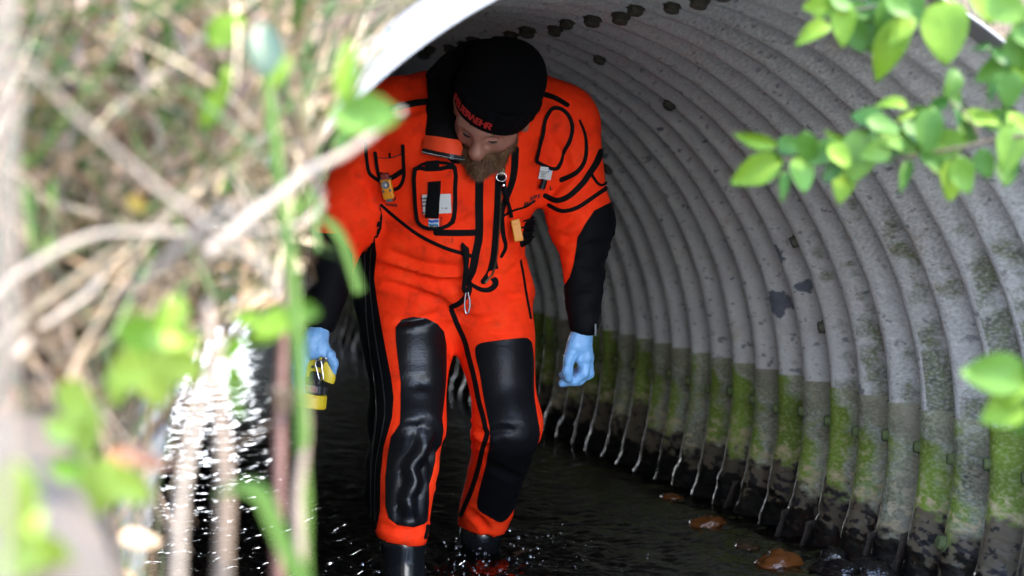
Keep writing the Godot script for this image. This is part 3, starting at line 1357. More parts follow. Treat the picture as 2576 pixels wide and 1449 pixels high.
func build_person() -> void:
	man = thing("person", "man in orange dry suit, black cap and blue gloves wading out of the culvert", "person", J(1110, 1440, 0.0) + Vector3(0, -0.2, 0))
	var base := man.position
	# ---- the suit, one continuous body
	suit = Blob.new()
	suit.k = 0.055
	suit.wrinkle = noise(0.055, FastNoiseLite.TYPE_SIMPLEX_SMOOTH, 2, 88)
	suit.wrinkle_by = 0.0055
	# trunk
	suit.bone(J(1062, 350, 0.04), J(1062, 560, -0.01), 0.128, 0.118)
	suit.bone(J(1246, 350, 0.04), J(1218, 560, -0.01), 0.130, 0.116)
	suit.bone(J(1290, 400, 0.02), J(1318, 468, 0.02), 0.06, 0.044)
	suit.bone(J(1150, 400, 0.06), J(1130, 600, 0.03), 0.12, 0.11)
	suit.bone(J(1005, 285, 0.0), J(1395, 300, 0.0), 0.088, 0.088)
	suit.bone(J(1090, 268, -0.06), J(1330, 268, -0.06), 0.095, 0.095)
	suit.bone(J(1035, 640, -0.03), J(1190, 640, -0.03), 0.118, 0.118)
	suit.bone(J(1130, 655, 0.01), J(1130, 690, 0.0), 0.11, 0.105)
	suit.bone(J(1028, 715, -0.06), J(1210, 715, -0.06), 0.116, 0.116)
	suit.bone(J(1210, 290, 0.05), J(1220, 262, 0.12), 0.085, 0.075)
	# leg on the left of the picture (his right)
	suit.bone(J(1030, 750, -0.05), J(1038, 1050, 0.07), 0.114, 0.084, 1)
	suit.bone(J(1035, 1075, 0.08), J(1012, 1345, 0.115), 0.080, 0.0675, 1)
	suit.bone(J(1000, 1150, 0.02), J(998, 1290, 0.05), 0.07, 0.062, 1)
	for q in [[936, 640, 0.032], [934, 700, 0.03], [938, 765, 0.034], [948, 850, 0.034], [962, 935, 0.03], [968, 1000, 0.027], [962, 1040, 0.028], [966, 1085, 0.026], [952, 1170, 0.03], [950, 1250, 0.028]]:
		suit.bone(J(q[0], q[1], -0.05), J(q[0] + 4, q[1] + 22, -0.05), q[2], q[2], 1)
	# leg on the right (his left), stepping back
	suit.bone(J(1236, 755, -0.04), J(1274, 1050, 0.05), 0.112, 0.082, 2)
	suit.bone(J(1278, 1075, 0.06), J(1214, 1310, -0.27), 0.082, 0.068, 2)
	suit.bone(J(1230, 1295, -0.22), J(1229, 1320, -0.22), 0.05, 0.032, 2)
	# arms
	suit.bone(J(980, 300, 0.0), J(868, 530, 0.05), 0.092, 0.078, 3)
	suit.bone(J(866, 540, 0.05), J(808, 805, 0.10), 0.074, 0.040, 3)
	suit.bone(J(1420, 315, 0.0), J(1462, 555, 0.02), 0.092, 0.073, 4)
	suit.bone(J(1464, 565, 0.02), J(1469, 812, 0.09), 0.072, 0.0355, 4)
	# hems of the trouser legs
	suit.open_at = Plane(Vector3(-0.16, -1.0, 0.0).normalized(), J(1012, 1362, 0.115))
	suit.cut = true
	suit.build(0.0088)
	for p in suit.v:
		suit.px.append(sheet(p))
	# folds of the cloth
	for c in [
		[[940, 668, 1020, 690, 1100, 712, 1172, 712], 13.0, 0.012, [0, 1]],
		[[955, 705, 1040, 730, 1100, 755, 1136, 778], 12.0, 0.010, [0, 1]],
		[[965, 628, 1060, 664, 1165, 672], 12.0, 0.008, [0]],
		[[1137, 772, 1070, 800, 985, 812], 11.0, 0.007, [0, 1]],
		[[1140, 780, 1200, 806, 1262, 800], 11.0, 0.008, [0, 2]],
		[[1185, 820, 1250, 838, 1300, 832], 9.0, 0.004, [2]],
		[[1250, 735, 1290, 745, 1322, 735], 11.0, 0.008, [0, 2]],
		[[1230, 690, 1270, 690, 1305, 660], 10.0, 0.006, [0]],
		[[1040, 598, 1110, 640, 1150, 650], 10.0, 0.004, [0]],
		[[1125, 570, 1160, 560, 1196, 540], 9.0, 0.004, [0]],
		[[1380, 340, 1420, 400, 1424, 450], 14.0, 0.008, [0, 4]],
		[[1368, 500, 1400, 470, 1440, 430], 12.0, 0.008, [0, 4]],
		[[1396, 552, 1424, 560, 1452, 552], 10.0, 0.008, [4]],
		[[1400, 590, 1432, 600, 1470, 585], 10.0, 0.009, [4]],
		[[1410, 636, 1440, 640, 1470, 630], 9.0, 0.005, [4]],
		[[1432, 720, 1470, 728, 1510, 715], 10.0, 0.006, [4]],
		[[1456, 604, 1490, 618, 1532, 602], 10.0, 0.007, [4]],
		[[1446, 656, 1490, 672, 1530, 660], 11.0, 0.006, [4]],
		[[1440, 766, 1475, 776, 1512, 762], 9.0, 0.004, [4]],
		[[900, 440, 930, 470, 940, 520], 13.0, 0.010, [0, 3]],
		[[985, 300, 1030, 280, 1080, 268], 12.0, 0.007, [0]],
		[[1006, 1080, 1040, 1072, 1100, 1084], 10.0, 0.005, [1]],
		[[1030, 962, 1060, 964, 1090, 956], 16.0, 0.003, [1]],
		[[1072, 1088, 1056, 1140, 1034, 1170, 1040, 1215, 1026, 1250, 1030, 1310], 15.0, -0.013, [1]],
		[[1100, 1110, 1084, 1160, 1088, 1210], 12.0, 0.006, [1]],
		[[1044, 1248, 1030, 1254, 1016, 1248], 8.0, 0.004, [1]],
		[[955, 1318, 1010, 1336, 1070, 1330], 9.0, 0.009, [1]],
		[[1220, 1092, 1260, 1080, 1310, 1086], 11.0, 0.006, [2]],
		[[1190, 1072, 1214, 1088, 1230, 1100], 8.0, 0.010, [2]],
		[[1195, 1112, 1215, 1120, 1235, 1118], 8.0, 0.010, [2]],
		[[1235, 1165, 1280, 1190, 1315, 1205], 11.0, 0.005, [2]],
		[[1190, 1290, 1220, 1322, 1226, 1345], 9.0, 0.010, [2]],
	]:
		crease(c[0], c[1], c[2], c[3])
	even_normals(suit)
	suit.px.clear()
	index_suit()
	var body := put("drysuit", blob_mesh(suit, base), mats.orange, man)
	# ---- black reinforcement
	panel("thigh_patch", [1011, 803, 1039, 796, 1072, 801, 1100, 815, 1116, 834, 1122, 871, 1122, 926, 1119, 982, 1111, 1052, 1113, 1072, 1006, 1072, 1008, 1045, 1009, 963, 1002, 905, 997, 860, 996, 824], [0, 1], man, mats.pad_wet, 0.0048, 1)
	panel("shin_patch", [1007, 1066, 1113, 1066, 1114, 1085, 1109, 1116, 1095, 1137, 1093, 1162, 1086, 1193, 1078, 1220, 1078, 1260, 1074, 1310, 1066, 1318, 1040, 1325, 1000, 1320, 979, 1304, 971, 1273, 971, 1204, 976, 1151, 985, 1099], [0, 1], man, mats.pad_wet, 0.0050, 1)
	panel("knee_patch", [1203, 867, 1219, 861, 1260, 856, 1317, 850, 1331, 855, 1338, 868, 1342, 913, 1342, 982, 1349, 1038, 1357, 1093, 1345, 1134, 1327, 1186, 1310, 1242, 1298, 1270, 1278, 1301, 1257, 1313, 1229, 1298, 1208, 1285, 1201, 1270, 1205, 1238, 1219, 1186, 1226, 1151, 1233, 1116, 1233, 1085, 1228, 1052, 1217, 996, 1208, 940, 1198, 899, 1197, 876], [0, 2], man, mats.pad, 0.0045, 3)
	panel("side_panel", [860, 585, 942, 592, 948, 640, 942, 700, 950, 760, 962, 830, 975, 900, 985, 950, 991, 1000, 987, 1050, 976, 1090, 966, 1125, 958, 1200, 957, 1285, 948, 1330, 935, 1345, 860, 1345], [0, 1], man, mats.black, 0.004, 1, true)
	panel("forearm_patch", [1575, 488, 1533, 510, 1494, 530, 1470, 566, 1453, 598, 1448, 636, 1443, 666, 1434, 697, 1418, 722, 1390, 790, 1390, 850, 1575, 850], [4], man, mats.black, 0.004, 1, true)
	panel("forearm_patch", [740, 560, 800, 585, 850, 588, 885, 640, 890, 860, 740, 860], [3], man, mats.black, 0.004, 1, true)
	panel("underarm_patch", [880, 512, 940, 512, 957, 520, 962, 545, 960, 575, 950, 598, 880, 598], [0, 1], man, mats.black, 0.004, 1, true)
	stripe("side_seam", [922, 620, 922, 700, 926, 800, 938, 900, 950, 985, 952, 1050, 944, 1120, 938, 1200, 938, 1300], [3, 3], [0, 1], body, mats.seam, 0.0085)
	stripe("side_seam", [938, 620, 934, 700, 940, 780, 954, 880, 968, 970, 972, 1040, 960, 1110, 949, 1190, 948, 1310], [2.6, 2.6], [0, 1], body, mats.seam, 0.0085)
	for c in [[[1136, 780, 1150, 815, 1169, 857, 1180, 899, 1194, 954, 1205, 1010, 1216, 1051, 1222, 1079, 1226, 1092, 1215, 1127, 1201, 1186, 1184, 1238, 1160, 1295], [13, 12], [0, 2, 1]],
		[[1076, 1322, 1074, 1336, 1070, 1352], [8, 9], [1]],
		[[1308, 648, 1316, 690, 1324, 740, 1335, 800], [6, 6], [0, 2]]]:
		stripe("leg_tape", c[0], c[1], c[2], body)
	# ---- tapes of the jacket
	var torso := [0]
	for c in [
		[[1206, 440, 1205, 516, 1205, 591, 1197, 636, 1188, 681, 1173, 708], [21, 19]],
		[[959, 516, 1001, 552, 1053, 591, 1113, 621, 1158, 636, 1188, 645], [8, 10]],
		[[1098, 585, 1150, 586, 1197, 585], [16, 16]],
		[[945, 290, 980, 276, 1011, 267, 1052, 258, 1092, 255], [15, 17]],
		[[1360, 236, 1378, 240, 1400, 248, 1427, 264], [14, 12]],
		[[1296, 375, 1293, 432, 1284, 471, 1266, 516, 1262, 546, 1266, 591, 1272, 621, 1261, 645], [19, 8]],
		[[1262, 546, 1290, 530, 1322, 520, 1345, 505], [6, 5]],
		[[1246, 660, 1253, 694], [9, 8]],
		[[920, 362, 922, 395, 928, 432, 942, 447, 962, 458], [9, 9]],
	]:
		stripe("seam_tape", c[0], c[1], [0, 3, 4, 1, 2], body)
	for c in [
		[[1458, 303, 1473, 345, 1472, 400, 1450, 434, 1413, 452], [6, 14]],
		[[1512, 382, 1500, 410, 1483, 436, 1462, 465, 1429, 495, 1399, 504, 1372, 492], [17, 13]],
		[[1530, 470, 1498, 492, 1453, 522, 1414, 531, 1381, 516], [11, 10]],
	]:
		stripe("arm_tape", c[0], c[1], [0, 4], body)
	stripe("sleeve_pocket_edge", [1486, 436, 1501, 460, 1514, 466, 1528, 455, 1538, 438], [7, 6], [4], body, mats.black, 0.005)
	# ---- front zip
	var zip := stripe("zip_flap", [1254, 445, 1251, 516, 1247, 576, 1242, 636, 1233, 680, 1216, 707], [17, 15], torso, man, mats.black, 0.005)
	var teeth := PackedVector2Array()
	for q in [[1260, 450], [1257, 516], [1253, 576], [1248, 636], [1238, 682], [1220, 709]]:
		teeth.append(Vector2(q[0], q[1]))
	var run := rounded(teeth, 16, false)
	var st := SurfaceTool.new()
	st.begin(Mesh.PRIMITIVE_TRIANGLES)
	var bit := soft_box(Vector3(0.006, 0.0022, 0.003), 0.0008)
	for q in run:
		var hit := on_suit(q.x, q.y, 0, 0.007)
		st.append_from(bit, 0, frame_to((hit[0] as Vector3) - base, hit[1]))
	put("zip_teeth", st.commit(), mats.brass, zip)
	# ---- chest pocket
	var pocket := [1047, 423, 1075, 424, 1110, 423, 1144, 420, 1145, 470, 1144, 528, 1137, 556, 1113, 572, 1083, 574, 1059, 563, 1051, 540, 1047, 480]
	var pk := panel("chest_pocket", pocket, torso, man, mats.orange, 0.009, 2, false, 0.006)
	binding("binding", pocket, 10, torso, pk, mats.tape, 0.0125, 2)
	panel("card_window", [1064, 487, 1136, 484, 1137, 536, 1067, 539], torso, pk, mats.white, 0.0105, 1)
	stripe("card_edge", [1065, 488, 1068, 539], [3, 3], torso, pk, mats.red, 0.0140, false)
	panel("hook_strip", [1079, 455, 1112, 452, 1111, 475, 1108, 505, 1107, 548, 1074, 545, 1076, 510, 1080, 480], torso, pk, mats.black, 0.0155, 1)
	panel("pocket_tab", [1073, 403, 1107, 402, 1108, 424, 1074, 425], torso, pk, mats.tape, 0.014, 1)
	stripe("pocket_mouth", [1050, 421, 1070, 410, 1110, 408, 1141, 413], [7, 7], torso, pk, mats.black, 0.011)
	words_on("NAME", 1072, 497, 5.0, -0.04, mats.ink, pk, "print", 0.0118, true, 0)
	words_on("ADD", 1071, 506, 5.0, -0.04, mats.ink, pk, "print", 0.0118, true, 0)
	words_on("CON", 1071, 515, 5.0, -0.04, mats.ink, pk, "print", 0.0118, true, 0)
	words_on("NO", 1071, 533, 5.0, -0.04, mats.ink, pk, "print", 0.0118, true, 0)
	words_on("L   XL", 1121, 522, 4.5, 0.05, mats.ink, pk, "print", 0.0118, false, 0)
	# the maker's badge: two waves over its letters
	panel("badge_ground", [1081, 548, 1108, 549, 1108, 571, 1081, 569], torso, pk, mats.white, 0.0112, 1)
	panel("badge_wave", [1083, 549, 1092, 552, 1100, 550, 1107, 551, 1107, 559, 1099, 557, 1091, 559, 1083, 556], torso, pk, mats.blue, 0.0150, 1)
	panel("badge_wave", [1083, 559, 1091, 562, 1099, 560, 1107, 562, 1107, 567, 1099, 565, 1091, 567, 1083, 564], torso, pk, mats.sky_blue, 0.0150, 1)
	words_on("FCO", 1098, 568, 8.5, 0.05, mats.ink, pk, "badge_letters", 0.0160, true, 0)
	words_on("MARITIM", 1113, 557, 4.5, -1.5, mats.ink, pk, "badge_letters", 0.0115, false, 0)
	# ---- side pocket with its lamp strap
	var small := [946, 386, 953, 392, 985, 391, 1012, 384, 1016, 367, 1019, 405, 1019, 444, 1007, 468, 985, 474, 965, 468, 953, 435]
	var sp := panel("side_pocket", [946, 390, 985, 391, 1016, 384, 1019, 405, 1019, 444, 1007, 468, 985, 474, 965, 468, 953, 435], torso, man, mats.orange, 0.006, 2, false, 0.006)
	stripe("binding", [947, 385, 953, 435, 964, 468, 985, 476, 1007, 470, 1019, 444, 1018, 405, 1016, 367], [9, 9], [0, 3], sp, mats.tape, 0.010)
	stripe("strap", [962, 438, 985, 446, 1016, 428], [14, 13], torso, sp, mats.tape, 0.0105)
	stripe("pocket_edge", [951, 397, 985, 396, 1012, 387], [3, 3], torso, sp, mats.ink, 0.0085)
	stripe("snap", [984, 386, 984, 393], [6, 6], torso, sp, mats.black, 0.009, false)
	gear_print(sp)
	words_on("0434/00", 986, 515, 6.5, 0.1, mats.ink, sp, "print", 0.003, true, 0)
	# ---- flap on the shoulder
	var flap := [1385, 280, 1396, 274, 1412, 277, 1426, 289, 1435, 308, 1437, 330, 1432, 352, 1425, 372, 1414, 398, 1404, 420, 1397, 424, 1372, 416, 1349, 407, 1345, 399, 1352, 372, 1362, 335, 1371, 304]
	var fp := panel("shoulder_flap", flap, [0, 4], man, mats.orange, 0.007, 2, false, 0.006)
	binding("binding", flap, 9.5, [0, 4], fp, mats.tape, 0.0115, 2)
	tag_and_tube()
	words_on("HPS", 1345, 495, 11, -0.35, mats.ink, body, "print", 0.003, true, 0, 0.25)
	words_on("Mob", 1330, 509, 11, -0.3, mats.ink, body, "print", 0.003, true, 0, 0.25)
	words_on("L", 1386, 471, 12, -0.35, mats.ink, body, "print", 0.003, true, -1, 0.25)
	stripe("stitch", [1137, 597, 1137, 613], [2.2, 2.2], torso, body, mats.ink, 0.002, false)
	# ---- loops at the crotch
	stripe("crotch_loop", [1185, 714, 1209, 727, 1231, 728, 1246, 714, 1240, 699], [9, 16], [0, 1, 2], man, mats.black, 0.006)
	stripe("crotch_loop", [1181, 712, 1178, 735, 1157, 760, 1136, 770], [14, 13], [0, 1, 2], man, mats.black, 0.006)
	stripe("hem_flap", [1236, 690, 1262, 684, 1290, 660, 1310, 632], [26, 16], torso, man, mats.orange, 0.006)
	zip_pull()
	hip_pouch()
	build_head()
	build_collar()
	build_gloves()
	build_boots()
	# zip along the cuff of the near sleeve
	var cz := stripe("cuff_zip", [1524, 690, 1522, 740, 1512, 780, 1501, 822], [6, 6], [4], man, mats.rubber, 0.007)
	put("zip_tab", soft_box(Vector3(0.006, 0.032, 0.004), 0.002), mats.grey, cz, Transform3D(Basis(), J(1498, 830, 0.13) - base))


# the small toothed wheel printed under the side pocket
func gear_print(parent: Node3D) -> void:
	var pts := PackedVector2Array()
	for k in 48:
		var a := TAU * k / 48.0
		var r := 11.5 if (k % 4) < 2 else 9.0
		pts.append(Vector2(986 + r * cos(a), 498 + r * 0.9 * sin(a)))
	var edge := pts
	layer("gear_mark", func(p: Vector2) -> float: return maxf(area_gap(p, edge), 6.5 - p.distance_to(Vector2(986, 498))), box_of(edge, 16.0), [0], 0.003, mats.ink, parent)


func tag_and_tube() -> void:
	var base := man.position
	var hit := on_suit(1370, 432, -1, 0.012)
	var f := frame_to((hit[0] as Vector3) - base, hit[1])
	f.basis = f.basis * Basis(Vector3(0, 0, 1), -0.12)
	var lab := put("care_tag", soft_box(Vector3(0.034, 0.034, 0.0012), 0.0005), mats.white, man, f)
	for k in 4:
		put("print", letters(["EN ISO 15027", "LOT 0812", "SIZE L", "CLASS A"][k], 0.0028, false), mats.ink, lab, Transform3D(Basis(), Vector3(-0.006, 0.004 - 0.0045 * k, 0.0012)))
	for k in 3:
		var a := TAU * k / 3.0
		put("mark", tube_mesh(spline(PackedVector3Array([Vector3(0.008 + 0.001 * cos(a), 0.009 + 0.001 * sin(a), 0.001), Vector3(0.008 + 0.0045 * cos(a), 0.009 + 0.0045 * sin(a), 0.001), Vector3(0.008 + 0.005 * cos(a + 0.8), 0.009 + 0.005 * sin(a + 0.8), 0.001)]), 3), ramp(7, 0.0012, 0.0005), 5), mats.blue, lab)
	var a := on_suit(1366, 446, -1, 0.018)
	var b := on_suit(1358, 470, -1, 0.016)
	put("inflation_tube", tube_mesh(PackedVector3Array([(a[0] as Vector3) - base, ((a[0] as Vector3) + (b[0] as Vector3)) * 0.5 - base, (b[0] as Vector3) - base, (b[0] as Vector3) - base + Vector3(-0.001, -0.004, 0)]), PackedFloat32Array([0.0085, 0.009, 0.0095, 0.005]), 12), mats.rubber, man)


func zip_pull() -> void:
	var base := man.position
	var pts := PackedVector3Array()
	for q in [[1257, 432], [1262, 462], [1268, 490], [1275, 518], [1280, 545]]:
		pts.append((on_suit(q[0], q[1], 0, 0.014)[0] as Vector3) - base)
	var fine := spline(pts, 5)
	var strap := PackedVector3Array()
	for i in fine.size():
		var w := 0.0075 if i < 12 else 0.005
		var p := fine[i]
		strap.append(p + Vector3(-w, 0.001, 0))
		strap.append(p + Vector3(0, 0.001, 0.003))
		strap.append(p + Vector3(w, 0.001, 0))
	var s := put("zip_strap", grid_mesh(strap, 3, Vector3(0, 0, 1)), mats.pad, man)
	put("zip_slider", soft_box(Vector3(0.017, 0.026, 0.010), 0.004), mats.brass, s, Transform3D(Basis(Vector3(0, 0, 1), 0.1), fine[0] + Vector3(0.001, 0.006, 0.0)))
	var ring := PackedVector3Array()
	for k in 12:
		ring.append(fine[0] + Vector3(0.013 * cos(TAU * k / 12.0), -0.010 + 0.011 * sin(TAU * k / 12.0), 0.006))
	put("ring", tube_mesh(ring, ramp(12, 0.0016, 0.0016), 6, Vector3.ZERO, 1.0, true), mats.steel, s)
	put("rivet", lathe(PackedVector2Array([Vector2(0, 0.002), Vector2(0.003, 0.0015), Vector2(0.004, 0)]), 10), mats.steel, s, Transform3D(Basis(Vector3.RIGHT, PI / 2), fine[5] + Vector3(0, 0, 0.004)))
	# the orange toggle at its end
	var e := fine[fine.size() - 1]
	var turn := Basis(Vector3(0, 0, 1), 0.19)
	var tg := put("toggle", soft_box(Vector3(0.024, 0.058, 0.014), 0.003), mats.amber, man, Transform3D(turn, e + Vector3(0.014, -0.031, 0.006)))
	put("toggle_rib", soft_box(Vector3(0.0255, 0.004, 0.0155), 0.0015), mats.amber, tg, Transform3D(Basis(), Vector3(0, 0.016, 0)))
	put("toggle_rib", soft_box(Vector3(0.0255, 0.004, 0.0155), 0.0015), mats.amber, tg, Transform3D(Basis(), Vector3(0, -0.021, 0)))


func hip_pouch() -> void:
	var base := man.position
	var b := Blob.new()
	b.k = 0.02
	b.bone(J(1308, 560, 0.02), J(1322, 560, 0.0), 0.026, 0.02)
	b.bone(J(1305, 600, 0.02), J(1322, 596, 0.0), 0.026, 0.02)
	b.bone(J(1318, 535, 0.0), J(1322, 560, 0.0), 0.016, 0.02)
	b.build(0.006)
	var pouch := put("hip_pouch", blob_mesh(b, base), mats.black, man)
	for k in 4:
		var y := 556.0 + k * 16.0
		put("webbing", tube_mesh(spline(PackedVector3Array([J(1286, y + 3, 0.03) - base, J(1306, y + 2, 0.052) - base, J(1330, y - 3, 0.038) - base, J(1342, y - 8, 0.0) - base]), 4), ramp(13, 0.0052, 0.0052), 6, Vector3.ZERO, 0.5), mats.tape, pouch)


func cp(x: float, y: float, z: float) -> Vector3:
	return cap_at * Vector3(x, y, z)


var cap_at: Transform3D


func ring_of(b: Blob, cy: float, tiltv: float, rx: float, rz: float, cz: float, r: float) -> void:
	var last := Vector3.ZERO
	for k in 21:
		var a := TAU * k / 20.0
		var z := cz + rz * cos(a)
		var p := cp(rx * sin(a), cy + tiltv * (z + 0.01), z)
		if k:
			b.bone(last, p, r * 1.08, r * 1.08)
		last = p


func build_head() -> void:
	var base := man.position
	var basis := Basis(Vector3(0, 0, 1), -0.24) * Basis(Vector3.UP, -0.20) * Basis(Vector3.RIGHT, 0.87)
	head_at = Transform3D(basis.scaled(Vector3.ONE * 1.08), J(1236, 276, 0.22))
	var s := 1.08
	var h := Blob.new()
	h.k = 0.022
	h.fine = noise(0.6, FastNoiseLite.TYPE_SIMPLEX_SMOOTH, 2, 90)
	h.fine_by = 0.0006
	h.bone(hp(0, 0.035, -0.03), hp(0, 0.03, 0.016), 0.080 * s, 0.080 * s)
	h.bone(hp(0, -0.02, 0.035), hp(0, -0.075, 0.045), 0.060 * s, 0.044 * s)
	h.bone(hp(-0.036, -0.08, 0.03), hp(0.036, -0.08, 0.03), 0.03 * s, 0.03 * s)
	h.bone(hp(0, -0.100, 0.062), hp(0, -0.102, 0.066), 0.022 * s, 0.022 * s)
	for e in [-1.0, 1.0]:
		h.bone(hp(0.040 * e, -0.032, 0.060), hp(0.048 * e, -0.030, 0.044), 0.0245 * s, 0.027 * s)
		h.bone(hp(0.012 * e, 0.022, 0.090), hp(0.044 * e, 0.022, 0.076), 0.011 * s, 0.013 * s)
		h.bone(hp(0.012 * e, -0.039, 0.105), hp(0.013 * e, -0.040, 0.100), 0.0085 * s, 0.008 * s)
		h.bone(hp(0.033 * e, -0.002, 0.069), hp(0.035 * e, -0.002, 0.067), 0.0135 * s, 0.0135 * s)
		h.bone(hp(0.081 * e, 0.004, -0.004), hp(0.083 * e, -0.034, 0.002), 0.014 * s, 0.010 * s)
		h.fold(hp(0.018 * e, 0.003, 0.094), hp(0.046 * e, 0.001, 0.084), 0.011, 0.013)
		h.fold(hp(0.022 * e, -0.018, 0.094), hp(0.040 * e, -0.020, 0.090), 0.007, 0.003)
		h.fold(hp(0.019 * e, -0.036, 0.104), hp(0.032 * e, -0.062, 0.096), 0.006, 0.003)
	h.bone(hp(0, 0.012, 0.094), hp(0, -0.030, 0.115), 0.0075 * s, 0.0092 * s)
	h.bone(hp(0, -0.034, 0.115), hp(0, -0.036, 0.115), 0.0096 * s, 0.0096 * s)
	h.bone(hp(0, -0.060, 0.085), hp(0, -0.066, 0.085), 0.014 * s, 0.014 * s)
	h.bone(hp(0, -0.05, -0.02), J(1225, 300, 0.06), 0.058 * s, 0.062 * s)
	h.build(0.0036)
	var head := put("head", blob_mesh(h, base), mats.skin, man)
	# eyes cast down: the lash line of each lowered lid, and a sliver of the eye
	for e in [-1.0, 1.0]:
		var lash := PackedVector3Array()
		for k in 7:
			var t := lerpf(-1.0, 1.0, k / 6.0)
			lash.append(hp(0.033 * e + 0.0155 * t, -0.0080 - 0.0030 * (1.0 - t * t), 0.0872 - 0.003 * absf(t) - 0.0050 * t * e) - base)
		put("eye", tube_mesh(lash, PackedFloat32Array([0.0010, 0.0022, 0.0030, 0.0034, 0.0030, 0.0022, 0.0010]), 6), mats.ink, head)
	# lower lip
	put("mouth", tube_mesh(spline(PackedVector3Array([hp(-0.02, -0.0665, 0.096) - base, hp(0, -0.069, 0.102) - base, hp(0.02, -0.0665, 0.096) - base]), 5), PackedFloat32Array([0.001, 0.002, 0.003, 0.004, 0.0042, 0.0044, 0.0042, 0.004, 0.003, 0.002, 0.001]), 8), mat(Color(0.42, 0.16, 0.14), 0.45), head)
	# beard: a soft body under a coat of hairs
	var b := Blob.new()
	b.k = 0.02
	b.fine = noise(0.9, FastNoiseLite.TYPE_SIMPLEX_SMOOTH, 2, 91)
	b.fine_by = 0.003
	for e in [-1.0, 1.0]:
		b.bone(hp(0.069 * e, -0.022, 0.010), hp(0.060 * e, -0.055, 0.032), 0.005, 0.012)
		b.bone(hp(0.060 * e, -0.055, 0.032), hp(0.038 * e, -0.088, 0.064), 0.013, 0.019)
		b.bone(hp(0.038 * e, -0.090, 0.064), hp(0.0, -0.104, 0.086), 0.019, 0.026)
		b.bone(hp(0.0, -0.052, 0.104), hp(0.030 * e, -0.066, 0.092), 0.0095, 0.010)
		b.bone(hp(0.030 * e, -0.066, 0.092), hp(0.036 * e, -0.088, 0.080), 0.010, 0.016)
	b.bone(hp(0, -0.096, 0.088), hp(0, -0.104, 0.096), 0.026, 0.022)
	b.build(0.0042)
	var hair_in := mat(Color(0.11, 0.058, 0.026), 0.8)
	var beard := put("beard", blob_mesh(b, base), hair_in, head)
	hairs(b, beard, 6500, 0.0125, mats.hair, 17)
	# brows
	for e in [-1.0, 1.0]:
		var br := Blob.new()
		br.k = 0.01
		br.bone(hp(0.014 * e, 0.019, 0.0995), hp(0.034 * e, 0.023, 0.092), 0.0035, 0.0035)
		br.bone(hp(0.034 * e, 0.023, 0.092), hp(0.048 * e, 0.018, 0.080), 0.0035, 0.002)
		br.build(0.002)
		put("eyebrow", blob_mesh(br, base), mats.hair, head)
	# ---- knitted cap, pulled down on his left
	cap_at = head_at * Transform3D(Basis(Vector3(0, 0, 1), -0.26), Vector3(0.002, 0.007, 0))
	var c := Blob.new()
	c.k = 0.05
	c.fine = noise(1.1, FastNoiseLite.TYPE_SIMPLEX_SMOOTH, 2, 92)
	c.fine_by = 0.0008
	c.bone(cp(0, 0.050, -0.040), cp(0, 0.050, 0.006), 0.098 * s, 0.098 * s)
	c.bone(cp(-0.01, 0.096, -0.03), cp(0.01, 0.10, -0.035), 0.080 * s, 0.078 * s)
	var nrm := (cap_at.basis.orthonormalized() * Vector3(0, cos(0.283), -sin(0.283))).normalized()
	c.open_at = Plane(-nrm, cp(0, 0.028, 0.10))
	c.cut = true
	c.k = 0.04
	c.build(0.005)
	# the rolled edge
	var cap := put("knit_cap", blob_mesh(c, base), mats.knit, man)
	var turn_up := Blob.new()
	turn_up.k = 0.012
	ring_of(turn_up, 0.036, 0.29, 0.0930, 0.1175, -0.016, 0.0085)
	ring_of(turn_up, 0.050, 0.29, 0.0940, 0.1185, -0.016, 0.0085)
	ring_of(turn_up, 0.064, 0.29, 0.0930, 0.1175, -0.017, 0.0085)
	turn_up.build(0.0045)
	put("turn_up", blob_mesh(turn_up, base), mats.knit, cap)
	# stitched word on the turn-up, letter by letter round the brow
	var word := "FEUERWEHR"
	for k in word.length():
		var a := lerpf(-0.92, 0.10, k / 8.0)
		var rx := 0.1065
		var rz := 0.1310
		var z := -0.016 + rz * cos(a)
		var p := cp(rx * sin(a), 0.036 + 0.29 * (z + 0.01), z)
		var out := (cap_at.basis.orthonormalized() * Vector3(sin(a) / rx, 0, cos(a) / rz)).normalized()
		var right := (cap_at.basis.orthonormalized() * Vector3(rx * cos(a), -0.29 * rz * sin(a), -rz * sin(a))).normalized()
		out = (out - right * out.dot(right)).normalized()
		put("letter", letters(word[k], 0.024), mats.red, cap, Transform3D(Basis(right, out.cross(right), out), p + out * 0.001 - base))


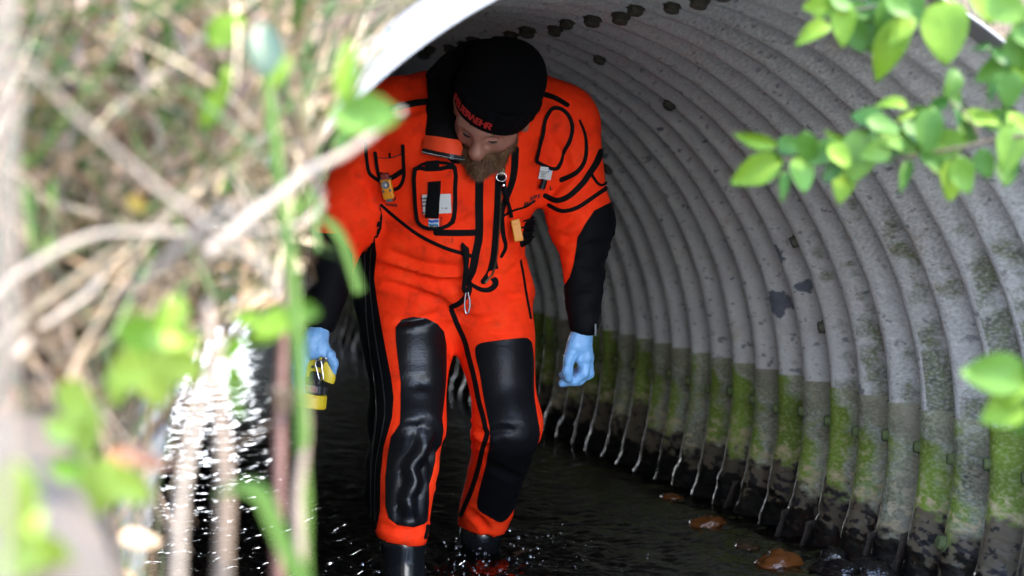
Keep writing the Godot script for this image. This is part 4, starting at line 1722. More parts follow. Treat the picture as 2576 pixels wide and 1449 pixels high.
func hairs(b: Blob, parent: Node3D, count: int, long: float, m: StandardMaterial3D, seeded: int) -> void:
	var r := RandomNumberGenerator.new()
	r.seed = seeded
	var blade := PackedVector3Array()
	for i in 5:
		var t := i / 4.0
		var w := 0.00055 * (1.0 - t * 0.9)
		blade.append(Vector3(-w, t, 0.10 * t * t))
		blade.append(Vector3(w, t, 0.10 * t * t))
	var mm := MultiMesh.new()
	mm.transform_format = MultiMesh.TRANSFORM_3D
	mm.use_colors = true
	mm.mesh = grid_mesh(blade, 2, Vector3(0, 0, 1))
	mm.instance_count = count
	var down := (head_at.basis * Vector3(0, -0.8, 0.45)).normalized()
	for i in count:
		var k := r.randi() % b.v.size()
		var n := b.n[k]
		var d := (down * 0.9 + n * (0.45 + 0.3 * r.randf()) + Vector3(r.randf() - 0.5, r.randf() - 0.5, r.randf() - 0.5) * 0.7).normalized()
		var x := d.cross(n).normalized()
		if x.length() < 0.5:
			x = Vector3.RIGHT
		var l := long * (0.5 + 0.8 * r.randf())
		mm.set_instance_transform(i, Transform3D(Basis(x, d * l, x.cross(d) * l), b.v[k] - n * 0.001 - parent.global_position))
		var tone := 0.45 + 0.8 * r.randf()
		mm.set_instance_color(i, Color(0.16 * tone, 0.074 * tone, 0.03 * tone))
	var o := MultiMeshInstance3D.new()
	o.multimesh = mm
	var mc := mat(Color(1, 1, 1), 0.5)
	mc.vertex_color_use_as_albedo = true
	o.material_override = mc
	o.name = "hair"
	o.set_meta("kind", "stuff")
	parent.add_child(o, true)


func build_collar() -> void:
	var base := man.position
	# the hood of the suit, pushed back behind the cap
	var b := Blob.new()
	b.k = 0.06
	b.wrinkle = noise(0.08, FastNoiseLite.TYPE_SIMPLEX_SMOOTH, 2, 95)
	b.wrinkle_by = 0.012
	b.bone(J(1207, 236, 0.0), J(1240, 228, 0.0), 0.138, 0.132)
	b.bone(J(1190, 300, 0.02), J(1250, 310, 0.02), 0.11, 0.11)
	b.hollow = 0.0065
	b.open_at = Plane(Vector3(0.25, -0.25, 0.93).normalized(), J(1215, 250, 0.075))
	b.cut = true
	b.build(0.0065)
	put("hood", blob_mesh(b, base), mats.hood, man)
	# its front edge falls down the neck on the left
	var lap := Blob.new()
	lap.k = 0.035
	lap.wrinkle = b.wrinkle
	lap.wrinkle_by = 0.005
	lap.bone(J(1085, 205, 0.09), J(1102, 275, 0.135), 0.014, 0.019)
	lap.bone(J(1100, 275, 0.135), J(1096, 345, 0.165), 0.019, 0.024)
	lap.bone(J(1120, 275, 0.135), J(1130, 345, 0.165), 0.019, 0.026)
	lap.bone(J(1118, 330, 0.15), J(1150, 380, 0.17), 0.034, 0.036)
	lap.bone(J(1125, 260, 0.10), J(1130, 330, 0.13), 0.03, 0.04)
	lap.bone(J(1138, 215, 0.06), J(1150, 330, 0.10), 0.035, 0.05)
	lap.bone(J(1150, 330, 0.10), J(1250, 370, 0.08), 0.05, 0.05)
	lap.bone(J(1128, 200, 0.03), J(1138, 300, 0.09), 0.05, 0.05)
	lap.build(0.006)
	put("neck_seal", blob_mesh(lap, base), mats.hood, man)
	var rows := [
		[[1070, 340, 0.185], [1090, 342, 0.213], [1112, 345, 0.226], [1135, 349, 0.228], [1160, 352, 0.215]],
		[[1066, 357, 0.19], [1088, 360, 0.22], [1112, 364, 0.235], [1136, 369, 0.238], [1164, 373, 0.225]],
		[[1064, 373, 0.193], [1088, 378, 0.223], [1112, 383, 0.239], [1136, 388, 0.242], [1168, 392, 0.23]],
		[[1062, 385, 0.19], [1086, 391, 0.22], [1112, 396, 0.237], [1137, 401, 0.24], [1170, 405, 0.226]],
	]
	var band := PackedVector3Array()
	var seal := PackedVector3Array()
	for r in 4:
		var c := PackedVector3Array()
		for q in rows[r]:
			c.append(J(q[0], q[1], q[2]) - base)
		c = spline(c, 5)
		if r < 3:
			band.append_array(c)
		if r > 1:
			for p in c:
				seal.append(p + Vector3(0, 0, 0.003))
	var cols := 21
	var back := PackedVector3Array()
	for p in band:
		back.append(p)
	put("collar_band", grid_mesh(band, cols, Vector3(0, 0, 1)), mats.orange_pale, man)
	var edge := put("collar_edge", grid_mesh(seal, cols, Vector3(0, 0, 1)), mats.rubber, man)
	var dot := soft_box(Vector3(0.0022, 0.0016, 0.001), 0.0005)
	var st := SurfaceTool.new()
	st.begin(Mesh.PRIMITIVE_TRIANGLES)
	for k in cols:
		for e in [0.0, 0.5]:
			if k + e < cols - 1:
				var p := seal[cols + k].lerp(seal[cols + mini(k + 1, cols - 1)], e)
				st.append_from(dot, 0, Transform3D(Basis(), p + Vector3(0, 0.0035, 0.0012)))
	put("stitching", st.commit(), mats.white, edge)


func finger(b: Blob, pts: Array, r0: float, r1: float) -> void:
	for i in pts.size() - 1:
		var t0 := float(i) / (pts.size() - 1)
		var t1 := float(i + 1) / (pts.size() - 1)
		var p: Array = pts[i]
		var q: Array = pts[i + 1]
		b.bone(J(p[0], p[1], p[2]), J(q[0], q[1], q[2]), lerpf(r0, r1, t0), lerpf(r0, r1, t1))


func build_gloves() -> void:
	var base := man.position
	var wrinkle := noise(0.45, FastNoiseLite.TYPE_SIMPLEX_SMOOTH, 2, 97)
	# his left hand, on the right of the picture: hanging, thumb to the front, fingers curled inwards
	var g := Blob.new()
	g.k = 0.0065
	g.fine = wrinkle
	g.fine_by = 0.0022
	g.bone(J(1467, 829, 0.09), J(1461, 862, 0.095), 0.0275, 0.029)
	g.bone(J(1450, 850, 0.10), J(1437, 893, 0.115), 0.02, 0.018)
	g.bone(J(1464, 850, 0.095), J(1474, 900, 0.10), 0.025, 0.018)
	g.bone(J(1466, 850, 0.075), J(1478, 900, 0.075), 0.024, 0.017)
	g.bone(J(1464, 852, 0.055), J(1474, 896, 0.05), 0.022, 0.016)
	g.bone(J(1460, 852, 0.04), J(1466, 888, 0.028), 0.02, 0.015)
	finger(g, [[1442, 886, 0.115], [1431, 908, 0.124], [1427, 934, 0.126], [1430, 951, 0.123]], 0.0155, 0.0118)
	g.bone(J(1440, 884, 0.112), J(1464, 912, 0.104), 0.012, 0.012)
	finger(g, [[1474, 902, 0.102], [1469, 938, 0.106], [1443, 959, 0.106], [1415, 964, 0.102]], 0.0155, 0.0102)
	finger(g, [[1480, 902, 0.076], [1481, 940, 0.078], [1456, 959, 0.08], [1426, 958, 0.078]], 0.0145, 0.0095)
	finger(g, [[1475, 898, 0.05], [1478, 935, 0.054], [1446, 956, 0.056], [1416, 950, 0.054]], 0.0125, 0.0085)
	finger(g, [[1466, 890, 0.028], [1466, 922, 0.03], [1438, 944, 0.03], [1412, 944, 0.03]], 0.011, 0.008)
	g.build(0.0034)
	put("glove", blob_mesh(g, base), mats.glove, man)
	put("wrist", tube_mesh(PackedVector3Array([J(1468, 800, 0.09) - base, J(1468, 815, 0.09) - base, J(1467, 838, 0.09) - base]), PackedFloat32Array([0.028, 0.0285, 0.0265]), 18), mats.skin, man)
	var cuff := PackedVector3Array()
	for k in 20:
		var a := TAU * k / 20.0
		cuff.append(J(1467, 829, 0.09) - base + Vector3(0.0298 * cos(a), -0.004 * cos(a) + 0.001 * sin(3.0 * a), 0.0298 * sin(a)))
	put("glove_cuff", tube_mesh(cuff, ramp(20, 0.0026, 0.0026), 6, Vector3.ZERO, 1.0, true), mats.glove, man)
	# his right hand, closed round the lamp
	var l := Blob.new()
	l.k = 0.0065
	l.fine = wrinkle
	l.fine_by = 0.0022
	l.bone(J(806, 822, 0.105), J(796, 850, 0.12), 0.028, 0.03)
	l.bone(J(790, 850, 0.12), J(762, 892, 0.125), 0.03, 0.024)
	l.bone(J(800, 850, 0.12), J(806, 888, 0.13), 0.027, 0.02)
	l.bone(J(782, 856, 0.13), J(786, 884, 0.138), 0.026, 0.022)
	l.bone(J(768, 862, 0.11), J(752, 890, 0.105), 0.022, 0.018)
	finger(l, [[808, 868, 0.125], [830, 893, 0.135], [840, 916, 0.138], [838, 938, 0.134]], 0.0155, 0.0095)
	finger(l, [[768, 892, 0.135], [758, 930, 0.148], [756, 962, 0.15], [760, 985, 0.146]], 0.014, 0.0095)
	finger(l, [[756, 892, 0.115], [744, 930, 0.122], [742, 964, 0.124], [748, 990, 0.122]], 0.014, 0.009)
	finger(l, [[748, 890, 0.095], [738, 926, 0.095], [736, 956, 0.092], [746, 974, 0.084]], 0.0125, 0.0085)
	finger(l, [[746, 886, 0.075], [740, 916, 0.068], [742, 940, 0.062], [752, 952, 0.056]], 0.011, 0.008)
	l.build(0.0034)
	put("glove", blob_mesh(l, base), mats.glove, man)
	put("wrist", tube_mesh(PackedVector3Array([J(810, 795, 0.10) - base, J(808, 808, 0.10) - base, J(804, 830, 0.11) - base]), PackedFloat32Array([0.029, 0.029, 0.0265]), 18), mats.skin, man)


func build_boots() -> void:
	var base := man.position
	for q in [[1014, 1372, 0.115, 1016, 1452, 0.12, 1002, 1500, 0.28], [1210, 1345, -0.29, 1206, 1395, -0.36, 1195, 1440, -0.22]]:
		var b := Blob.new()
		b.k = 0.03
		b.bone(J(q[0], q[1], q[2]), J(q[3], q[4], q[5]), 0.0605, 0.05)
		b.bone(J(q[3], q[4] + 40, q[5]), J(q[3], q[4] + 95, q[5]), 0.05, 0.055)
		b.bone(J(q[3], q[4] + 100, q[5]), J(q[6], q[4] + 120, q[8]), 0.05, 0.042)
		b.bone(J(q[3], q[4], q[5]), J(q[3], q[4] + 60, q[5]), 0.05, 0.05)
		b.build(0.008)
		put("rubber_boot", blob_mesh(b, base), mats.rubber, man)


# ------------------------------------------------------------------ things he carries
func build_torch() -> void:
	var top := J(803, 893, 0.125)
	var foot := J(784, 1006, 0.125)
	var down := (foot - top).normalized()
	var o := thing("hand_lamp", "yellow and black hand lamp with a digit display, held head down in the blue glove", "lamp", foot)
	var x := Vector3(0, 0, 1).cross(down).normalized()
	var axes := Basis(x, -down, x.cross(-down)) * Basis(Vector3.UP, -0.25)
	var root := Transform3D(axes, Vector3.ZERO)
	var put_in := func(called: String, m: Mesh, ma: Material, where: Vector3, parent: Node3D, turn := Basis()) -> MeshInstance3D:
		return put(called, m, ma, parent, (root if parent == o else Transform3D()) * Transform3D(turn, where))
	# head ring with its lens
	var ring: MeshInstance3D = put_in.call("head_ring", lathe(PackedVector2Array([Vector2(0.030, -0.018), Vector2(0.038, -0.019), Vector2(0.0405, -0.016), Vector2(0.039, 0.012), Vector2(0.0365, 0.017), Vector2(0.0, 0.017)]), 28), mats.yellow, Vector3(0, 0, 0), o)
	put_in.call("reflector", lathe(PackedVector2Array([Vector2(0.0305, -0.017), Vector2(0.022, 0.0), Vector2(0.006, 0.008), Vector2(0.0, 0.008)]), 24), mats.steel, Vector3.ZERO, ring)
	# display housing
	var house: MeshInstance3D = put_in.call("display_housing", soft_box(Vector3(0.060, 0.030, 0.058), 0.008), mats.grey, Vector3(0, 0.031, 0), o)
	var dark := mat(Color(0.02, 0.022, 0.025), 0.5)
	house.material_override = dark
	put_in.call("display", soft_box(Vector3(0.046, 0.0155, 0.002), 0.0006), mat(Color(0.23, 0.24, 0.26), 0.35), Vector3(-0.002, 0.001, 0.0288), house)
	put_in.call("digits", letters("88:88", 0.013), mat(Color(0.36, 0.11, 0.11), 0.5), Vector3(-0.002, 0.001, 0.0302), house)
	put_in.call("side_latch", soft_box(Vector3(0.008, 0.02, 0.016), 0.002), dark, Vector3(0.033, 0.0, 0.006), house)
	put_in.call("neck", soft_box(Vector3(0.034, 0.036, 0.030), 0.006), dark, Vector3(0.004, 0.058, 0.004), o)
	# yellow body that arches over the neck, with a handle of the same colour
	var arch := PackedVector3Array()
	for k in 15:
		var a := lerpf(-0.35, PI + 0.35, k / 14.0)
		arch.append(Vector3(0.002 + 0.030 * cos(a), 0.066 + 0.026 * sin(a), 0.0))
	put_in.call("body", tube_mesh(arch, ramp(15, 0.015, 0.015), 12, Vector3.ZERO, 1.5), mats.yellow, Vector3.ZERO, o)
	var handle: MeshInstance3D = put_in.call("handle", soft_box(Vector3(0.044, 0.05, 0.036), 0.010), mats.yellow, Vector3(0.0, 0.108, -0.004), o)
	put_in.call("grip_inset", soft_box(Vector3(0.022, 0.036, 0.008), 0.003), dark, Vector3(0.010, -0.002, 0.016), handle)
	put_in.call("switch", soft_box(Vector3(0.010, 0.016, 0.006), 0.002), mats.yellow, Vector3(0.010, 0.006, 0.021), handle)
	put_in.call("screw", lathe(PackedVector2Array([Vector2(0, 0.002), Vector2(0.004, 0.002), Vector2(0.004, -0.002)]), 10), dark, Vector3(-0.004, 0.088, 0.024), o, Basis(Vector3.RIGHT, PI / 2))
	# its snap hook
	var hook := PackedVector3Array()
	for q in [[0.004, 0.104], [0.012, 0.110], [0.019, 0.104], [0.024, 0.088], [0.031, 0.068], [0.031, 0.060], [0.024, 0.058], [0.019, 0.064], [0.010, 0.084], [0.004, 0.095]]:
		hook.append(Vector3(q[0], q[1], 0.030))
	put_in.call("snap_hook", tube_mesh(spline(hook, 3), ramp(28, 0.0019, 0.0019), 8, Vector3.ZERO, 1.0, true), mats.steel, Vector3.ZERO, o)
	var link := PackedVector3Array()
	for k in 12:
		link.append(Vector3(0.020 + 0.012 * cos(TAU * k / 12.0), 0.113 + 0.006 * sin(TAU * k / 12.0), 0.024 + 0.004 * sin(TAU * k / 12.0)))
	put_in.call("split_ring", tube_mesh(link, ramp(12, 0.0016, 0.0016), 6, Vector3.ZERO, 1.0, true), mats.steel, Vector3.ZERO, o)


func build_small_gear() -> void:
	# rescue light clipped to the side pocket
	var hit := on_suit(987, 468, 0, 0.026)
	var o := thing("rescue_light", "small orange rescue light with a round lens, clipped to the side pocket of the suit", "rescue light", hit[0])
	var face := (hit[1] as Vector3 + Vector3(0, 0, 1.2)).normalized()
	var f := frame_to(Vector3.ZERO, face)
	f.basis = f.basis * Basis(Vector3(0, 0, 1), 0.16)
	put("case", soft_box(Vector3(0.029, 0.054, 0.017), 0.005), mats.amber, o, f)
	put("lens_ring", lathe(PackedVector2Array([Vector2(0.0, 0.001), Vector2(0.008, 0.0015), Vector2(0.0095, 0.003), Vector2(0.0108, 0.003), Vector2(0.0115, -0.002)]), 20), mats.steel, o, f * Transform3D(Basis(Vector3.RIGHT, PI / 2), Vector3(0, 0.012, 0.009)))
	put("bulb", lathe(PackedVector2Array([Vector2(0.0, 0.006), Vector2(0.003, 0.005), Vector2(0.0045, 0.001)]), 12), mats.white, o, f * Transform3D(Basis(Vector3.RIGHT, PI / 2), Vector3(0, 0.012, 0.010)))
	var red_cap := mat(Color(0.20, 0.02, 0.018), 0.5)
	put("cap", soft_box(Vector3(0.022, 0.016, 0.018), 0.004), red_cap, o, f * Transform3D(Basis(), Vector3(0, 0.034, 0.0)))
	for e in [-1.0, 1.0]:
		put("contact", soft_box(Vector3(0.006, 0.007, 0.002), 0.0008), mats.grey, o, f * Transform3D(Basis(), Vector3(0.0095 * e, -0.004, 0.009)))
	put("button", lathe(PackedVector2Array([Vector2(0.0, 0.002), Vector2(0.006, 0.0015), Vector2(0.007, 0)]), 14), mats.amber, o, f * Transform3D(Basis(Vector3.RIGHT, PI / 2), Vector3(0, -0.013, 0.009)))
	put("foot", soft_box(Vector3(0.016, 0.008, 0.012), 0.002), mats.grey, o, f * Transform3D(Basis(), Vector3(0, -0.030, 0.0)))
	put("rail", soft_box(Vector3(0.031, 0.004, 0.012), 0.001), mats.grey, o, f * Transform3D(Basis(), Vector3(0, 0.026, 0.0)))
	# webbing and snap hook that hang from the front tape
	var a := on_suit(1160, 616, 0, 0.006)
	var c := thing("webbing_hook", "ribbed black webbing with a steel snap hook, hanging from the front of the suit", "snap hook", a[0])
	var rib := PackedVector3Array()
	var path := [[1160, 612, 2, 0.006], [1166, 626, 9, 0.014], [1168, 642, 8, 0.018], [1167, 660, 6.5, 0.022], [1166, 680, 6.5, 0.024], [1166, 700, 6, 0.026], [1167, 712, 6, 0.028]]
	for q in path:
		var p: Vector3 = on_suit(q[0], q[1], -1, q[3])[0]
		for e in [-1.0, -0.5, 0.0, 0.5, 1.0]:
			rib.append(p + Vector3(e * q[2] / 950.0, e * 0.004, 0.003 * (1.0 - e * e)) - c.position)
	put("webbing", grid_mesh(rib, 5, Vector3(0, 0, 1)), mats.tape, c)
	var centre := on_suit(1168, 740, -1, 0.036)[0] as Vector3 - c.position
	var loop := PackedVector3Array()
	for k in 20:
		var t := TAU * k / 20.0
		loop.append(centre + Vector3((0.0062 + 0.002 * -sin(t)) * cos(t) + 0.002, 0.031 * sin(t), 0.004 * sin(t)))
	put("snap_hook", tube_mesh(loop, ramp(20, 0.0024, 0.0024), 8, Vector3.ZERO, 1.0, true), mats.steel, c)
	put("gate", tube_mesh(PackedVector3Array([centre + Vector3(0.0085, 0.012, 0.002), centre + Vector3(0.0095, -0.012, -0.001)]), ramp(2, 0.0029, 0.0029), 8), mats.steel, c)
	put("knot", soft_box(Vector3(0.018, 0.016, 0.014), 0.005), mats.tape, c, Transform3D(Basis(), centre + Vector3(-0.001, 0.031, 0.0)))


# ------------------------------------------------------------------ stones in the shallows
func stone_mesh(size: Vector3, seeded: int) -> ArrayMesh:
	var f := noise(0.7, FastNoiseLite.TYPE_CELLULAR, 2, seeded)
	var g := noise(1.4, FastNoiseLite.TYPE_SIMPLEX_SMOOTH, 3, seeded + 1)
	var pts := PackedVector3Array()
	for r in 25:
		for c in 33:
			var a := TAU * c / 32.0
			var b := PI * (r / 24.0 - 0.5)
			var d := Vector3(cos(b) * cos(a), sin(b), cos(b) * sin(a))
			var k := 0.95 + 0.42 * f.get_noise_3dv(d * 1.3 + Vector3(seeded, 0, 0)) + 0.14 * g.get_noise_3dv(d * 1.6)
			pts.append(d * size * k)
	var v := pts
	var n := PackedVector3Array()
	for i in v.size():
		n.append((v[i] / (size * size)).normalized())
	var t := PackedInt32Array()
	for r in 24:
		for c in 32:
			var i := r * 33 + c
			t.append_array([i, i + 1, i + 33, i + 1, i + 34, i + 33])
	var b := Blob.new()
	b.v = v
	b.n = n
	b.t = t
	even_normals(b)
	return world_mesh(b.v, b.n, b.t)


func build_stones() -> void:
	var orange := mat(Color(0.105, 0.036, 0.009), 0.22, 0.0, noise_map(0.06, 256, 4, 101, 5.0), 0.7, 6.0)
	var dark := mat(Color(0.05, 0.028, 0.015), 0.18, 0.0, noise_map(0.06, 256, 4, 102, 5.0), 0.8, 6.0)
	var black := mat(Color(0.012, 0.010, 0.009), 0.13, 0.0, noise_map(0.06, 256, 4, 103, 6.0), 0.8, 6.0)
	for q in [
		[1690, 1258, 0.05, 0.03, 0.05, 0, "small rusty orange stone lying in the water at the foot of the far ribs"],
		[1783, 1325, 0.075, 0.045, 0.06, 0, "middle sized orange stone in the water between the small orange stone and the big one"],
		[1962, 1425, 0.085, 0.06, 0.07, 0, "largest orange stone at the waterline near the bottom edge of the picture"],
		[2090, 1440, 0.09, 0.05, 0.08, 2, "glossy wet black stone right beside the largest orange stone"],
		[2200, 1442, 0.10, 0.06, 0.08, 2, "broad wet black stone under the fourth rib from the right edge"],
		[2320, 1432, 0.09, 0.07, 0.08, 2, "wet black stone wedged against the nearest dark rib foot"],
		[1320, 1396, 0.05, 0.02, 0.05, 1, "brown stone just breaking the water behind the diver's rear boot"],
		[1880, 1385, 0.06, 0.03, 0.05, 1, "dark brown wet stone behind the largest orange stone"],
	]:
		var z: float = 1.123 * LENS / (q[1] - 383.0)
		var o := put("stone", stone_mesh(Vector3(q[2], q[3], q[4]), int(q[0])), [orange, dark, black][q[5]], null, Transform3D(Basis(Vector3.UP, q[0] * 0.37), at(q[0], q[1], z) + Vector3(0, q[3] * 0.05, 0)))
		tag(o, q[6], "stone", "stones in the stream")
	# wet black rubble lodged along the foot of the near ribs
	rng.seed = 77
	for k in 11:
		var s := 4.72 + 0.10 * k + 0.05 * rng.randf()
		var size := Vector3(0.05 + 0.05 * rng.randf(), 0.03 + 0.035 * rng.randf(), 0.05 + 0.04 * rng.randf())
		var o := put("stone", stone_mesh(size, 400 + k), black, null, Transform3D(Basis(Vector3(rng.randf(), 1, rng.randf()).normalized(), rng.randf() * TAU), tube_at(2.53 - 0.012 * k + 0.04 * rng.randf(), 0.0, s)))
		tag(o, "wet black rubble stone in the row lodged along the foot of the near ribs", "stone", "rubble along the foot of the ribs")


# ------------------------------------------------------------------ plants
func leaf_mesh(width: float, curl: float, fold: float, tip: float) -> ArrayMesh:
	var pts := PackedVector3Array()
	for r in 9:
		var t := r / 8.0
		var w := width * pow(sin(PI * pow(t, 0.80)), tip) * (1.0 - 0.15 * t) + 0.004
		for c in 5:
			var e := (c - 2) / 2.0
			var z := -curl * (t - 0.4) * (t - 0.4) + fold * absf(e) * w + 0.02 * sin(9.0 * t + 2.0 * e) * absf(e)
			pts.append(Vector3(e * w, t, z))
	return grid_mesh(pts, 5, Vector3(0, 0, 1))


func leaf_paint(lin: Color, through: Color, rough := 0.42) -> StandardMaterial3D:
	var m := mat(lin, rough)
	m.backlight_enabled = true
	m.backlight = through
	m.metallic_specular = 0.3
	m.uv1_triplanar = true
	m.uv1_scale = Vector3.ONE * 1.5
	m.albedo_texture = leaf_blotch
	return m


var leaf_blotch: NoiseTexture2D


func make_leaves() -> void:
	if leaf_meshes.size():
		return
	leaf_blotch = tint_map(0.02, 256, 3, 111, [[0.0, Color(0.7, 0.75, 0.6)], [0.5, Color(0.9, 0.92, 0.85)], [1.0, Color(1, 1, 1)]])
	for q in [[0.29, 0.25, 0.35, 0.85], [0.33, -0.2, 0.25, 0.75], [0.24, 0.5, 0.5, 0.9], [0.36, 0.15, 0.15, 0.7], [0.16, 0.35, 0.7, 0.9]]:
		leaf_meshes.append(leaf_mesh(q[0], q[1], q[2], q[3]))
	mats.leaf_mid = leaf_paint(Color(0.042, 0.10, 0.008), Color(0.12, 0.25, 0.012), 0.55)
	mats.leaf_bright = leaf_paint(Color(0.11, 0.18, 0.010), Color(0.26, 0.36, 0.015), 0.6)
	mats.leaf_sun = leaf_paint(Color(0.25, 0.31, 0.05), Color(0.50, 0.55, 0.06), 0.6)
	mats.leaf_pale = leaf_paint(Color(0.085, 0.16, 0.018), Color(0.18, 0.31, 0.025), 0.5)
	mats.leaf_dark = leaf_paint(Color(0.03, 0.09, 0.014), Color(0.06, 0.2, 0.02))
	mats.leaf_grey = leaf_paint(Color(0.06, 0.085, 0.055), Color(0.1, 0.2, 0.08))
	mats.leaf_dead = leaf_paint(Color(0.15, 0.09, 0.05), Color(0.2, 0.13, 0.05), 0.7)
	mats.leaf_yellow = leaf_paint(Color(0.32, 0.21, 0.035), Color(0.45, 0.32, 0.05), 0.6)
	mats.twig = mat(Color(0.10, 0.07, 0.04), 0.8, 0.0, noise_map(0.05, 128, 3, 112, 5.0), 0.6, 10.0)
	mats.straw = mat(Color(0.20, 0.15, 0.10), 0.6)
	mats.straw_pale = mat(Color(0.20, 0.155, 0.11), 0.75)
	mats.stem_red = mat(Color(0.12, 0.05, 0.03), 0.6, 0.0, noise_map(0.05, 128, 3, 112, 5.0), 0.4, 8.0)
	mats.stem_tan = mat(Color(0.15, 0.10, 0.06), 0.6)
	mats.grass = leaf_paint(Color(0.07, 0.125, 0.018), Color(0.16, 0.27, 0.03), 0.6)


# a leaf whose middle shows at x, y on the sheet at depth z; turn is the way its tip points there (0 right, 90 down)
func leaf(parent: Node3D, x: float, y: float, z: float, turn: float, long: float, kind: String, shape := -1, pitch := 0.0, roll := 0.0) -> void:
	var size := long * z / LENS
	var a := deg_to_rad(turn)
	var tip := Vector3(cos(a), -sin(a), 0)
	var n := Vector3(0, 0.25, 1.0).normalized()
	tip = (tip - n * tip.dot(n)).normalized()
	var b := Basis(tip.cross(n), tip, n) * Basis(Vector3.UP, roll) * Basis(Vector3.RIGHT, pitch)
	var p := at(x, y, z) - b.y * size * 0.5
	put("leaf", leaf_meshes[shape if shape >= 0 else rng.randi() % 4], mats[kind], parent, Transform3D(b.scaled(Vector3.ONE * size), p - parent.global_position))


func stick(called: String, coords: Array, z0: float, z1: float, w0: float, w1: float, m: Material, parent: Node3D = null, flat := 1.0, sides := 9) -> MeshInstance3D:
	var pts := PackedVector3Array()
	var count := int(coords.size() / 2.0)
	for i in count:
		pts.append(at(coords[i * 2], coords[i * 2 + 1], lerpf(z0, z1, i / maxf(1.0, count - 1.0))))
	var fine := spline(pts, 5)
	var mid := (z0 + z1) * 0.5
	var origin := parent.global_position if parent else fine[0]
	var radii := ramp(fine.size(), w0 * 0.5 * mid / LENS, w1 * 0.5 * mid / LENS)
	for i in radii.size():
		radii[i] *= 1.0 + 0.08 * sin(i * 1.7) + 0.05 * sin(i * 4.1)
	var mesh := tube_mesh(fine, radii, sides, origin, flat)
	return put(called, mesh, m, parent, Transform3D() if parent else Transform3D(Basis(), origin))


func blade_strip(called: String, coords: Array, z0: float, z1: float, wide: float, m: Material) -> MeshInstance3D:
	var pts := PackedVector3Array()
	var count := int(coords.size() / 2.0)
	for i in count:
		pts.append(at(coords[i * 2], coords[i * 2 + 1], lerpf(z0, z1, i / maxf(1.0, count - 1.0))))
	var fine := spline(pts, 6)
	var rows := PackedVector3Array()
	for i in fine.size():
		var d := (fine[mini(i + 1, fine.size() - 1)] - fine[maxi(i - 1, 0)]).normalized()
		var side := d.cross(Vector3(0.2, 0.1, 1).normalized()).normalized()
		var t := float(i) / (fine.size() - 1)
		var w := wide * 0.5 * z0 / LENS * minf(1.0, (1.0 - t) * 3.0 + 0.05)
		for e in [-1.0, 0.0, 1.0]:
			rows.append(fine[i] + side * w * e - Vector3(0, 0, 0.25 * w * (1.0 - absf(e))) - fine[0])
	return put(called, grid_mesh(rows, 3, Vector3(0, 0, 1)), m, null, Transform3D(Basis(), fine[0]))


